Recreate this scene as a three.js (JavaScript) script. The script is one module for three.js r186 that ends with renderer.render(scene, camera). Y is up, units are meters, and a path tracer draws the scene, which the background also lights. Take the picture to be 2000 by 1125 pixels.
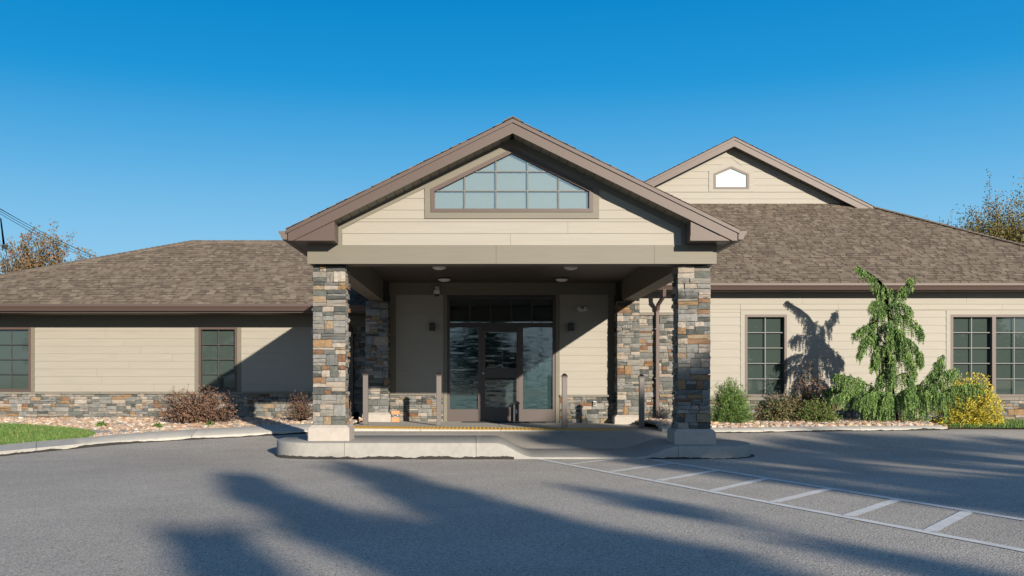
import * as THREE from 'three';
import { mergeGeometries, toCreasedNormals } from 'three/addons/utils/BufferGeometryUtils.js';
import { RoundedBoxGeometry } from 'three/addons/geometries/RoundedBoxGeometry.js';

// ---------------------------------------------------------------- camera, sky, sun, exposure
const scene = new THREE.Scene();
const camera = new THREE.PerspectiveCamera(31.417, 2000 / 1125, 0.1, 600);
camera.position.set(-0.44, 1.18, 15.686);
camera.lookAt(-0.44, 1.18, 0);
camera.setViewOffset(2000, 1125, 57, -179.5, 2000, 1125);   // rise and shift of the lens
scene.add(camera);

const SUN = new THREE.Vector3(0.41, 0.272, 1).normalize();
{
  const stops = [[-90, .06, .055, .05], [-1, .12, .13, .13], [0, .27, .40, .51], [4, .205, .375, .51], [8, .135, .325, .495], [12, .058, .25, .455], [16, .008, .182, .405], [21, .0, .137, .355], [40, .0, .062, .19], [90, .0, .032, .105]];
  const W = 512, H = 256, d = new Float32Array(W * H * 4);
  for (let j = 0; j < H; j++) for (let i = 0; i < W; i++) {
    const el = ((j + .5) / H - .5) * 180, az = ((i + .5) / W - .5) * 2 * Math.PI;
    let k = 0; while (k < stops.length - 2 && el > stops[k + 1][0]) k++;
    const a = stops[k], b = stops[k + 1], f = Math.min(1, Math.max(0, (el - a[0]) / (b[0] - a[0])));
    const c = Math.cos(el * Math.PI / 180);
    const dot = c * Math.cos(az) * SUN.x + Math.sin(el * Math.PI / 180) * SUN.y + c * Math.sin(az) * SUN.z;
    const ang = Math.acos(Math.min(1, Math.max(-1, dot)));
    const g = el > -1 ? .72 * Math.exp(-ang / .35) + .04 * Math.exp(-ang / .6) : 0;
    const o = (j * W + i) * 4;
    d[o] = a[1] + (b[1] - a[1]) * f + g * 1.0; d[o + 1] = a[2] + (b[2] - a[2]) * f + g * .93; d[o + 2] = a[3] + (b[3] - a[3]) * f + g * .8; d[o + 3] = 1;
  }
  const sky = new THREE.DataTexture(d, W, H, THREE.RGBAFormat, THREE.FloatType);
  sky.mapping = THREE.EquirectangularReflectionMapping; sky.magFilter = THREE.LinearFilter; sky.minFilter = THREE.LinearFilter;
  sky.colorSpace = THREE.LinearSRGBColorSpace; sky.needsUpdate = true;
  scene.background = sky; scene.environment = sky;
}
const sun = new THREE.DirectionalLight(new THREE.Color().setRGB(1, .895, .745), 5);
sun.position.copy(SUN).multiplyScalar(70); sun.target.position.set(0, 0, 0);
sun.castShadow = true; sun.shadow.mapSize.set(4096, 4096); sun.shadow.radius = 1;
Object.assign(sun.shadow.camera, { left: -25, right: 25, top: 20, bottom: -20, near: 1, far: 140 });
scene.add(sun, sun.target);
const renderer = new THREE.WebGLRenderer({ antialias: true });
renderer.toneMapping = THREE.LinearToneMapping;
renderer.toneMappingExposure = 1.68;
renderer.shadowMap.enabled = true;
renderer.setSize(1024, 576);

// ---------------------------------------------------------------- helpers
function rand(seed) { let a = seed >>> 0; return () => { a = (a + 0x6D2B79F5) | 0; let t = Math.imul(a ^ (a >>> 15), 1 | a); t = (t + Math.imul(t ^ (t >>> 7), 61 | t)) ^ t; return ((t ^ (t >>> 14)) >>> 0) / 4294967296; }; }
const V = (x, y, z) => new THREE.Vector3(x, y, z);
const lin = (r, g, b) => new THREE.Color().setRGB(r, g, b);
const lerp = (a, b, t) => a + (b - a) * t;
const clamp = (x, a, b) => Math.min(b, Math.max(a, x));
const sstep = (a, b, x) => { const t = clamp((x - a) / (b - a), 0, 1); return t * t * (3 - 2 * t); };
function hash2(x, y, s) { let h = Math.imul(x | 0, 374761393) + Math.imul(y | 0, 668265263) + Math.imul(s | 0, 1274126177); h = Math.imul(h ^ (h >>> 13), 1274126177); return ((h ^ (h >>> 16)) >>> 0) / 4294967296; }
function vnoise(x, y, s, per) {
  let xi = Math.floor(x), yi = Math.floor(y); const fx = x - xi, fy = y - yi, u = fx * fx * (3 - 2 * fx), v = fy * fy * (3 - 2 * fy);
  const w = k => per ? ((k % per) + per) % per : k;
  return lerp(lerp(hash2(w(xi), w(yi), s), hash2(w(xi + 1), w(yi), s), u), lerp(hash2(w(xi), w(yi + 1), s), hash2(w(xi + 1), w(yi + 1), s), u), v);
}
function fbm(x, y, s, oct = 4) { let a = 0, w = .5, t = 0; for (let i = 0; i < oct; i++) { a += w * vnoise(x, y, s + i * 17); t += w; x *= 2.03; y *= 2.03; w *= .5; } return a / t; }
function tex(w, h, fn, srgb = false, repeat = 1) {          // fn(i, j) -> [r, g, b] in 0..1
  const d = new Uint8Array(w * h * 4);
  for (let j = 0; j < h; j++) for (let i = 0; i < w; i++) { const c = fn(i, j), o = (j * w + i) * 4; d[o] = clamp(c[0], 0, 1) * 255; d[o + 1] = clamp(c[1], 0, 1) * 255; d[o + 2] = clamp(c[2], 0, 1) * 255; d[o + 3] = 255; }
  const t = new THREE.DataTexture(d, w, h); t.wrapS = t.wrapT = THREE.RepeatWrapping; t.magFilter = THREE.LinearFilter; t.minFilter = THREE.LinearMipmapLinearFilter; t.generateMipmaps = true;
  if (srgb) t.colorSpace = THREE.SRGBColorSpace; t.repeat.set(repeat, repeat); t.needsUpdate = true; return t;
}
const used = {};
function numbered(n) { used[n] = (used[n] || 0) + 1; return used[n] === 1 ? n : n + '_' + String(used[n] - 1).padStart(3, '0'); }
function obj(name, geo, m, parent) { const o = new THREE.Mesh(geo, m); o.castShadow = o.receiveShadow = true; o.name = parent === scene ? numbered(name) : name; parent.add(o); return o; }
function thing(name, label, category, pos = [0, 0, 0], group) { const o = new THREE.Group(); o.name = numbered(name); o.position.set(...pos); o.userData = { label, category }; if (group) o.userData.group = group; scene.add(o); return o; }
function part(name, parent) { const o = new THREE.Group(); o.name = name; parent.add(o); return o; }
function struct(o, label) { o.userData.kind = 'structure'; if (label) o.userData.label = label; return o; }
function tag(o, label, category, group) { o.userData.label = label; o.userData.category = category; if (group) o.userData.group = group; return o; }
// box with uv in metres
function box(x0, x1, y0, y1, z0, z1) {
  const g = new THREE.BoxGeometry(x1 - x0, y1 - y0, z1 - z0), p = g.attributes.position, n = g.attributes.normal, uv = g.attributes.uv;
  g.translate((x0 + x1) / 2, (y0 + y1) / 2, (z0 + z1) / 2);
  for (let i = 0; i < p.count; i++) { const ax = Math.abs(n.getX(i)), ay = Math.abs(n.getY(i)); uv.setXY(i, ax > .5 ? p.getZ(i) : p.getX(i), ay > .5 ? p.getZ(i) : p.getY(i)); }
  return g;
}
// polygon in xy extruded from z0 to z1
function prism(pts, z0, z1, holes = []) {
  const s = new THREE.Shape(pts.map(p => new THREE.Vector2(p[0], p[1])));
  for (const h of holes) s.holes.push(new THREE.Path(h.map(p => new THREE.Vector2(p[0], p[1]))));
  const g = new THREE.ExtrudeGeometry(s, { depth: z1 - z0, bevelEnabled: false }); g.translate(0, 0, z0); return g;
}
// polygon profile in zy extruded along x (profile point = [z, y])
function prismX(pts, x0, x1) { const g = prism(pts.map(p => [-p[0], p[1]]), 0, x1 - x0); g.rotateY(Math.PI / 2); g.translate(x0, 0, 0); return g; }
// polygon profile in xy extruded along z is prism()
function merge(list) { return mergeGeometries(list.map(g => { const q = g.index ? g.toNonIndexed() : g; for (const k of Object.keys(q.attributes)) if (!['position', 'normal', 'uv', 'color'].includes(k)) q.deleteAttribute(k); return q; })); }
function tube(pts, r0, r1, seg = 6, n = 0) {               // tapered tube through points
  const c = new THREE.CatmullRomCurve3(pts), N = n || Math.max(2, (pts.length - 1) * 3), pos = [], nor = [], uv = [], idx = [];
  let side = V(1, 0, 0);
  for (let i = 0; i <= N; i++) {
    const t = i / N, p = c.getPoint(t), tg = c.getTangent(t); const b = V().crossVectors(tg, Math.abs(tg.x) > .9 ? V(0, 1, 0) : side).normalize(), a = V().crossVectors(b, tg).normalize(), r = lerp(r0, r1, t);
    for (let k = 0; k <= seg; k++) { const w = k / seg * Math.PI * 2, d = a.clone().multiplyScalar(Math.cos(w)).addScaledVector(b, Math.sin(w)); pos.push(p.x + d.x * r, p.y + d.y * r, p.z + d.z * r); nor.push(d.x, d.y, d.z); uv.push(k / seg, t * 4); }
  }
  for (let i = 0; i < N; i++) for (let k = 0; k < seg; k++) { const a = i * (seg + 1) + k, b = a + seg + 1; idx.push(a, b, a + 1, b, b + 1, a + 1); }
  const g = new THREE.BufferGeometry(); g.setAttribute('position', new THREE.Float32BufferAttribute(pos, 3)); g.setAttribute('normal', new THREE.Float32BufferAttribute(nor, 3)); g.setAttribute('uv', new THREE.Float32BufferAttribute(uv, 2)); g.setIndex(idx); return g;
}
class Soup {                                               // triangles with colours
  constructor() { this.p = []; this.c = []; this.u = []; }
  tri(a, b, c, col) { this.p.push(a.x, a.y, a.z, b.x, b.y, b.z, c.x, c.y, c.z); for (let i = 0; i < 3; i++) this.c.push(col[0], col[1], col[2]); this.u.push(a.x, a.z, b.x, b.z, c.x, c.z); }
  quad(a, b, c, d, col) { this.tri(a, b, c, col); this.tri(a, c, d, col); }
  geo() { const g = new THREE.BufferGeometry(); g.setAttribute('position', new THREE.Float32BufferAttribute(this.p, 3)); g.setAttribute('color', new THREE.Float32BufferAttribute(this.c, 3)); g.setAttribute('uv', new THREE.Float32BufferAttribute(this.u, 2)); g.computeVertexNormals(); return g; }
}

function leafQuad(S, p, dir, nrm, len, wid, col) {           // pointed leaf
  const s = V().crossVectors(dir, nrm).normalize().multiplyScalar(wid / 2), a = p.clone(), m = p.clone().addScaledVector(dir, len * .45), e = p.clone().addScaledVector(dir, len);
  S.tri(a, m.clone().add(s), e, col); S.tri(a, e, m.clone().sub(s), col);
}
const rv = r => V(r() * 2 - 1, r() * 2 - 1, r() * 2 - 1).normalize();
function jit(c, r, a = .35) { const k = 1 - a / 2 + r() * a; return [c[0] * k, c[1] * k, c[2] * k]; }
const pick = (r, list, a) => jit(list[Math.floor(r() * list.length)], r, a);

// ---------------------------------------------------------------- materials
const N1 = (i, j, s, sc) => vnoise(i / 512 * sc, j / 512 * sc, s, sc);
const tAsphalt = tex(1024, 1024, (i, j) => { const a = hash2(i, j, 1), b = hash2(i >> 1, j >> 1, 2), c = hash2(Math.floor(i / 3), Math.floor(j / 3), 3); let v = .64 + (a - .5) * .34 + (b - .5) * .4 + (c - .5) * .2; if (b > .955) v += .28; if (b < .06) v -= .3; return [v, v, v * .99]; });
const tAsphaltB = tex(1024, 1024, (i, j) => { const v = .5 * hash2(i >> 1, j >> 1, 2) + .5 * hash2(Math.floor(i / 3), Math.floor(j / 3), 5); return [v, v, v]; });
const tConc = tex(512, 512, (i, j) => { let v = .88 + .08 * (N1(i, j, 11, 6) - .5) + .10 * (N1(i, j, 12, 24) - .5) + .12 * (hash2(i, j, 13) - .5); const p = hash2(i >> 2, j >> 2, 14); if (p > .975 && N1(i, j, 15, 8) > .5) v -= .22; return [v, v * .99, v * .965]; });
const tGrain = tex(512, 256, (i, j) => { const v = .5 + .5 * (vnoise(i / 512 * 8, j / 256 * 64, 21, 8 * 8) - .5) + .3 * (vnoise(i / 512 * 24, j / 256 * 128, 22, 0) - .5); return [v, v, v]; });
const tGrainC = tex(512, 256, (i, j) => { const v = .95 + .07 * (vnoise(i / 512 * 5, j / 256 * 40, 23, 0) - .5) + .05 * (vnoise(i / 512 * 3, j / 256 * 3, 24, 3) - .5); return [v, v, v]; });
const stoneTex = [0, 1, 2].map(k => tex(256, 128, (i, j) => {
  let v = .8; if (k === 0) v += .34 * (fbm(i / 40, j / 14, 31) - .5) + .34 * (hash2(i >> 1, j >> 1, 32) - .5);
  if (k === 1) v += .5 * (fbm(i / 9, j / 9, 33) - .5) + .5 * (hash2(i >> 1, j >> 1, 34) - .5);
  if (k === 2) v += .5 * (fbm(i / 60, j / 9, 35) - .5) + .2 * (hash2(i, j, 36) - .5);
  const w = fbm(i / 30, j / 30, 37 + k) - .5; return [v + w * .22, v + w * .08, v - w * .12];
}));
const tFine = tex(256, 256, (i, j) => { const v = .5 + .6 * (hash2(i, j, 41) - .5) * (.4 + N1(i * 2, j * 2, 42, 8)); return [v, v, v]; });
const tWave = tex(256, 512, (i, j) => { const v = .5 * vnoise(i / 256 * 3, j / 512 * 22, 51, 0) + .3 * vnoise(i / 256 * 7, j / 512 * 40, 52, 0) + .2 * vnoise(i / 256 * 2, j / 512 * 7, 53, 0); return [v, v, v]; });
const std = (c, rough = .8, o = {}) => new THREE.MeshStandardMaterial({ color: lin(...c), roughness: rough, side: THREE.DoubleSide, ...o });
const M = {
  siding: std([.25, .23, .194], .62, { map: tGrainC, bumpMap: tGrain, bumpScale: .0012 }),
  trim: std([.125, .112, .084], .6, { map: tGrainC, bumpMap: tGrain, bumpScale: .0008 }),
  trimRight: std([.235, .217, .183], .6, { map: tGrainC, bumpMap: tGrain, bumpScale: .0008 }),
  bronze: new THREE.MeshPhysicalMaterial({ color: lin(.072, .049, .042), roughness: .45, specularIntensity: .6, side: THREE.DoubleSide, bumpMap: tFine, bumpScale: .0006 }),
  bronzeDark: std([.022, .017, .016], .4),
  taupe: new THREE.MeshPhysicalMaterial({ color: lin(.11, .086, .077), roughness: .5, specularIntensity: .5, side: THREE.DoubleSide }),
  doorMetalLit: std([.05, .034, .031], .45),
  concreteLight: std([.42, .405, .375], .85, { map: tConc, bumpMap: tConc, bumpScale: .003 }),
  soffit: std([.075, .060, .048], .6),
  ceiling: std([.045, .034, .028], .6),
  concrete: std([.295, .285, .266], .85, { map: tConc, bumpMap: tConc, bumpScale: .003 }),
  plinth: std([.37, .335, .305], .8, { map: tConc, bumpMap: tConc, bumpScale: .0015 }),
  cap: std([.165, .152, .13], .8, { map: tConc }),
  mortar: std([.05, .046, .042], .95),
  yellow: std([.46, .275, .05], .7),
  white: std([.70, .70, .68], .75),
  black: std([.012, .012, .013], .45),
  glass: new THREE.MeshPhysicalMaterial({ color: lin(.9, .95, .94), roughness: .02, transmission: 1, thickness: 0, ior: 1.6, side: THREE.DoubleSide }),
  wavyGlass: new THREE.MeshPhysicalMaterial({ color: lin(.85, .93, .93), roughness: .02, transmission: 1, thickness: 0, ior: 1.6, bumpMap: tWave, bumpScale: .003, side: THREE.DoubleSide }),
  coatGlass: new THREE.MeshPhysicalMaterial({ color: lin(.92, .95, .94), roughness: .06, transmission: 1, thickness: 0, ior: 2.2, side: THREE.DoubleSide }),
  blind: std([.034, .046, .041], .9),
  blindRight: std([.032, .044, .039], .9),
  gableSkyPanel: std([.20, .218, .208], .9),
  whitePanel: std([.62, .62, .62], .9),
  teal: std([.004, .022, .029], .7),
  lobbyDark: std([.008, .010, .013], .6),
  muntin: std([.075, .082, .079], .5),
  muntinDark: std([.035, .032, .03], .5),
  post: std([.10, .085, .078], .5, { bumpMap: tFine, bumpScale: .0005 }),
  lampWhite: std([.55, .54, .52], .4),
  bark: std([.11, .085, .065], .95),
  barkRed: std([.16, .085, .055], .95),
  wire: std([.015, .015, .018], .7),
  leaf: std([1, 1, 1], .75, { vertexColors: true }),
  shingle: std([1, 1, 1], .92, { vertexColors: true, bumpMap: tFine, bumpScale: .002 }),
  soil: std([.11, .08, .055], .95),
  turf: std([.05, .10, .02], .95),
  carton: std([.42, .21, .10], .85),
};
tAsphalt.repeat.set(.25, .25); tAsphaltB.repeat.set(.25, .25);
M.asphalt = new THREE.MeshStandardMaterial({ color: lin(1, 1, 1), vertexColors: true, map: tAsphalt, bumpMap: tAsphaltB, bumpScale: .004, roughness: .9 });
tWave.repeat.set(.61, .47); tGrain.repeat.set(.7, 1.6); tGrainC.repeat.set(.5, 1.2); tFine.repeat.set(3, 3); tConc.repeat.set(.8, .8);
const tPaint = tex(512, 512, (i, j) => { const w = N1(i, j, 81, 10) + .5 * (N1(i, j, 82, 60) - .5), h = hash2(i >> 1, j >> 1, 83); const v = h > .8 + .3 * (w - .35) ? .45 : .95 - .1 * hash2(i, j, 84); return [v, v, v]; }); M.white.map = tPaint;
const stoneCols = [[.25, .245, .23], [.19, .19, .18], [.115, .122, .112], [.082, .088, .082], [.31, .265, .22], [.36, .32, .275], [.28, .178, .092], [.195, .115, .068], [.265, .2, .132], [.15, .152, .143], [.17, .09, .05], [.22, .205, .18]];
const stoneMats = stoneCols.map((c, i) => std(c, .9, { map: stoneTex[i % 3], bumpMap: stoneTex[(i + 1) % 3], bumpScale: .008 }));
const stoneWeights = [4.5, 4, 3.4, 2.4, 3.4, 2.2, 1.25, .7, 1.8, 2.8, .9, 4.4];
const stoneGeos = []; {
  for (let v = 0; v < 9; v++) {
    const r = rand(500 + v), g0 = new THREE.BoxGeometry(1, 1, 1, 3, 2, 1), p = g0.attributes.position, key = {};
    for (let i = 0; i < p.count; i++) {
      const k = [p.getX(i), p.getY(i), p.getZ(i)].map(a => a.toFixed(2)).join();
      key[k] ||= [(r() - .5) * .035, (r() - .5) * .10, (r() - .5) * .42];
      const e = key[k], front = p.getZ(i) > 0;
      const edge = Math.abs(p.getX(i)) > .49 || Math.abs(p.getY(i)) > .49;
      p.setXYZ(i, p.getX(i) * .992 + e[0], p.getY(i) * .97 + e[1] * (Math.abs(p.getY(i)) > .49 ? .6 : 1), p.getZ(i) + (front ? e[2] - (edge ? .12 : 0) : 0));
    }
    const uv = g0.attributes.uv; for (let i = 0; i < uv.count; i++) uv.setXY(i, uv.getX(i) * .9 + r() * 0 + v * .13, uv.getY(i) * .55 + v * .21);
    const g = g0.toNonIndexed(); g.computeVertexNormals(); stoneGeos.push(g);
  }
}
function pickStone(r) { let t = 0; for (const w of stoneWeights) t += w; let x = r() * t; for (let i = 0; i < stoneWeights.length; i++) { x -= stoneWeights[i]; if (x <= 0) return i; } return 0; }
// ledge stones over a face: origin = lower left corner seen from outside, ang turns +z to the outward normal
function stoneFace(parent, origin, ang, w, h, seed, joined = false) {
  const r = rand(seed), ca = Math.cos(ang), sa = Math.sin(ang), list = [];
  let y = 0;
  while (y < h - .02) {
    let ch = .075 + r() * .125; if (h - y - ch < .06) ch = h - y;
    let x = 0;
    while (x < w - .01) {
      let sw = .1 + r() * r() * .36; if (w - x - sw < .09) sw = w - x; if (sw > .6) sw /= 2;
      const k = r(), n = ch < .085 ? 1 : ch > .15 ? (k < .12 ? 1 : k < .6 ? 2 : 3) : (k < .38 ? 1 : 2); let yy = y, left = ch;
      for (let i = 0; i < n; i++) { const hh = i === n - 1 ? left : left / (n - i) * (.7 + r() * .6); if (hh < .075 && sw > .26 && r() < .6) { const f = .35 + r() * .3; list.push([x, yy, sw * f, hh], [x + sw * f, yy, sw * (1 - f), hh]); } else list.push([x, yy, sw, hh]); yy += hh; left -= hh; }
      x += sw;
    }
    y += ch;
  }
  const soup = [];
  for (const [sx, sy, sw, sh] of list) {
    const d = .045 + r() * .042, gi = Math.floor(r() * 9), mi = pickStone(r), lx = sx + sw / 2, lz = d / 2 - .035;
    const px = origin[0] + ca * lx + sa * lz, pz = origin[2] - sa * lx + ca * lz, flip = r() < .5;
    if (!joined) {
      const o = obj('stone', stoneGeos[gi], stoneMats[mi], parent); o.position.set(px, origin[1] + sy + sh / 2, pz); o.rotation.y = ang; o.scale.set(sw - .004, sh - .004, d);
      if (flip) { o.rotation.set(0, ang, 0); o.rotateZ(Math.PI); }
    } else {
      const g = stoneGeos[gi].clone(), c = stoneCols[mi]; g.scale(sw - .004, sh - .004, d); if (flip) g.rotateZ(Math.PI); g.rotateY(ang); g.translate(px, origin[1] + sy + sh / 2, pz);
      const col = new Float32Array(g.attributes.position.count * 3); for (let i = 0; i < col.length; i += 3) { col[i] = c[0]; col[i + 1] = c[1]; col[i + 2] = c[2]; } g.setAttribute('color', new THREE.BufferAttribute(col, 3)); soup.push(g);
    }
  }
  if (joined) { const o = obj('stone_courses', merge(soup), M.stoneJoined ||= new THREE.MeshStandardMaterial({ vertexColors: true, map: stoneTex[1], bumpMap: stoneTex[0], bumpScale: .008, roughness: .9 }), parent); o.userData.kind = 'stuff'; }
}
// lap siding board: trapezoid seen from the front, bottom edge proud; face looks to +z
function board(xb0, xb1, xt0, xt1, y0, y1, z, parent, m = M.siding) {
  const g0 = .0015, tb = .017, tt = .006;
  const P = [[xb0 + g0, y0, z + tb], [xb1 - g0, y0, z + tb], [xt1 - g0, y1, z + tt], [xt0 + g0, y1, z + tt], [xb0 + g0, y0, z], [xb1 - g0, y0, z], [xt1 - g0, y1, z], [xt0 + g0, y1, z]];
  const F = [[0, 1, 2, 3], [5, 4, 7, 6], [4, 5, 1, 0], [3, 2, 6, 7], [4, 0, 3, 7], [1, 5, 6, 2]], pos = [], uv = [];
  const off = (xb0 * 7.3 + y0 * 3.1) % 1;
  for (const f of F) for (const k of [0, 1, 2, 0, 2, 3]) { const p = P[f[k]]; pos.push(...p); uv.push(p[0] + off, p[1] + p[2] + off); }
  const g = new THREE.BufferGeometry(); g.setAttribute('position', new THREE.Float32BufferAttribute(pos, 3)); g.setAttribute('uv', new THREE.Float32BufferAttribute(uv, 2)); g.computeVertexNormals();
  return obj('plank', g, m, parent);
}
const EXP = .178;
function sidingRect(parent, x0, x1, y0, y1, z, seed, yStart = y0, exp = EXP) {
  const r = rand(seed);
  for (let y = yStart; y < y1 - .005; y += exp) {
    const a = Math.max(y, y0), b = Math.min(y + exp, y1); if (b - a < .01) continue;
    let x = x0; const first = x0 + .6 + r() * 3.0; const cuts = []; if (x1 - x0 > 3.7) { for (let c = first; c < x1 - .5; c += 3.66) cuts.push(c); } cuts.push(x1);
    for (const c of cuts) { board(x, c, x, c, a, b, z, parent); x = c; }
  }
}
// a divided window in a wall facing +z; zf is the wall face
function windowUnit(parent, x0, x1, y0, y1, zf, cols, rows, units, o = {}) {
  const w = part('window', parent), fr = o.frame || M.taupe, fw = .055, out = .03;
  const bars = [box(x0, x1, y0, y0 + fw, zf - .09, zf + out), box(x0, x1, y1 - fw, y1, zf - .09, zf + out), box(x0, x0 + fw, y0 + fw, y1 - fw, zf - .09, zf + out), box(x1 - fw, x1, y0 + fw, y1 - fw, zf - .09, zf + out)];
  const uw = (x1 - x0) / units;
  for (let u = 1; u < units; u++) bars.push(box(x0 + u * uw - fw * .75, x0 + u * uw + fw * .75, y0 + fw, y1 - fw, zf - .09, zf + out));
  obj('frame', merge(bars), fr, w);
  const r = rand(o.seed || 9), zg = zf - .045;
  for (let u = 0; u < units; u++) {
    const a = x0 + u * uw + (u ? fw * .75 : fw), b = x0 + (u + 1) * uw - (u < units - 1 ? fw * .75 : fw), pw = (b - a) / cols, ph = (y1 - y0 - 2 * fw) / rows, mw = .009;
    for (let i = 1; i < cols; i++) obj('muntin', box(a + i * pw - mw, a + i * pw + mw, y0 + fw, y1 - fw, zg - .006, zg + .016), o.muntin || M.muntin, w);
    for (let j = 1; j < rows; j++) obj('muntin', box(a, b, y0 + fw + j * ph - mw, y0 + fw + j * ph + mw, zg - .006, zg + .013), o.muntin || M.muntin, w);
    for (let i = 0; i < cols; i++) for (let j = 0; j < rows; j++) {
      const p = obj('pane', new THREE.PlaneGeometry(pw - .014, ph - .014), M.glass, w); p.position.set(a + (i + .5) * pw, y0 + fw + (j + .5) * ph, zg); p.rotation.set((r() - .5) * .006, (r() - .5) * .006, 0);
    }
    obj('blind', box(a - .01, b + .01, y0 + fw - .01, y1 - fw + .01, zg - .075, zg - .06), o.blind || M.blind, w);
  }
  return w;
}
const kGutter = [[0, 0], [0, -.125], [.07, -.125], [.085, -.09], [.105, -.05], [.125, -.03], [.125, 0], [.117, 0], [.117, -.024], [.098, -.044], [.078, -.086], [.066, -.117], [.008, -.117], [.008, 0]];

// roof covering: origin at left end of eave, u along eave, v up the slope; limits of u at distance v
function shingles(origin, u, v, uMin, uMax, vLen, seed) {
  const r = rand(seed), n = V().crossVectors(u, v).normalize(), S = new Soup(), e = .143;
  if (n.y < 0) n.negate();
  const at = (a, b, h) => V(origin.x + u.x * a + v.x * b + n.x * h, origin.y + u.y * a + v.y * b + n.y * h, origin.z + u.z * a + v.z * b + n.z * h);
  const slab = (a0, a1, v0, v1, h, col, sk0 = 0, sk1 = 0) => {
    const lo = (x, vv) => clamp(x, uMin(vv), uMax(vv));
    const b0 = lo(a0, v0), b1 = lo(a1, v0), t0 = lo(a0 + sk0, v1), t1 = lo(a1 + sk1, v1); if (b1 - b0 < .01 && t1 - t0 < .01) return;
    const A = at(b0, v0, h), B = at(b1, v0, h), C = at(t1, v1, h * .3), D = at(t0, v1, h * .3), E = at(b0, v0, -.002), F = at(b1, v0, -.002), G = at(t1, v1, -.002), H = at(t0, v1, -.002);
    S.quad(A, B, C, D, col); S.quad(E, F, B, A, col); S.quad(E, A, D, H, col); S.quad(F, G, C, B, col);
  };
  const tone = k => { const b = k < .4 ? [.125, .097, .07] : k < .72 ? [.145, .115, .084] : k < .86 ? [.097, .073, .053] : [.168, .135, .1]; const j = .88 + r() * .24; return [b[0] * j, b[1] * j, b[2] * j]; };
  for (let k = 0; k * e < vLen - .01; k++) {
    const v0 = k * e, v1 = Math.min(vLen, v0 + e), a0 = Math.min(uMin(v0), uMin(v1)), a1 = Math.max(uMax(v0), uMax(v1));
    for (let a = a0; a < a1;) { const w = .35 + r() * .6, q = .9 + r() * .3; slab(a, Math.min(a1, a + w), v0, v1 + .02, .005, [.1 * q, .077 * q, .056 * q]); a += w; }
    for (let a = a0 - r() * .3; a < a1;) { const w = .07 + r() * .2, q = .8 + r() * .5; if (r() < .55) slab(a, a + w, v0 + .098 + r() * .02, v1 + .012, .0155, [.046 * q, .034 * q, .026 * q]); a += w + .03; }
    for (let a = a0 - r() * .2; a < a1;) { const w = .08 + r() * .13, gap = r() < .4 ? .0 : .02 + r() * .07; slab(a, a + w, v0 + .012, v1 + .012, .013 + r() * .004, tone(r()), (r() - .5) * .05, (r() - .5) * .05); a += w + gap; }
  }
  return S.geo();
}
function capRow(p0, p1, na, nb, w = .15) {                  // hip or ridge caps from p0 to p1, folded over the two slopes na / nb (unit directions away from the line, down each slope)
  const S = new Soup(), L = p0.distanceTo(p1), d = V().subVectors(p1, p0).normalize(), r = rand(77), up = V(0, 1, 0);
  for (let s = 0; s < L; s += .14) {
    const t = .85 + r() * .4, col = [.12 * t, .095 * t, .072 * t], a = p0.clone().addScaledVector(d, s), b = p0.clone().addScaledVector(d, Math.min(L, s + .2));
    const h0 = .034, h1 = .016, A = a.clone().addScaledVector(up, h0), B = b.clone().addScaledVector(up, h1);
    for (const n of [na, nb]) { const C = A.clone().addScaledVector(n, w), D = B.clone().addScaledVector(n, w), E = C.clone().addScaledVector(up, -.014), F = D.clone().addScaledVector(up, -.014); S.quad(A, B, D, C, col); S.quad(C, D, F, E, col); const Z = A.clone().addScaledVector(up, -.014); S.quad(A, C, E, Z, col); }
  }
  return S.geo();
}
function slabBelow(pts, t) {                                // roof deck: polygon of 3D points, thickened downwards
  const S = new Soup(), low = pts.map(p => V(p.x, p.y - t, p.z)), col = [.2, .2, .2];
  for (let i = 1; i + 1 < pts.length; i++) { S.tri(pts[0], pts[i], pts[i + 1], col); S.tri(low[0], low[i + 1], low[i], col); }
  for (let i = 0; i < pts.length; i++) { const j = (i + 1) % pts.length; S.quad(pts[i], low[i], low[j], pts[j], col); }
  return S.geo();
}

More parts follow.
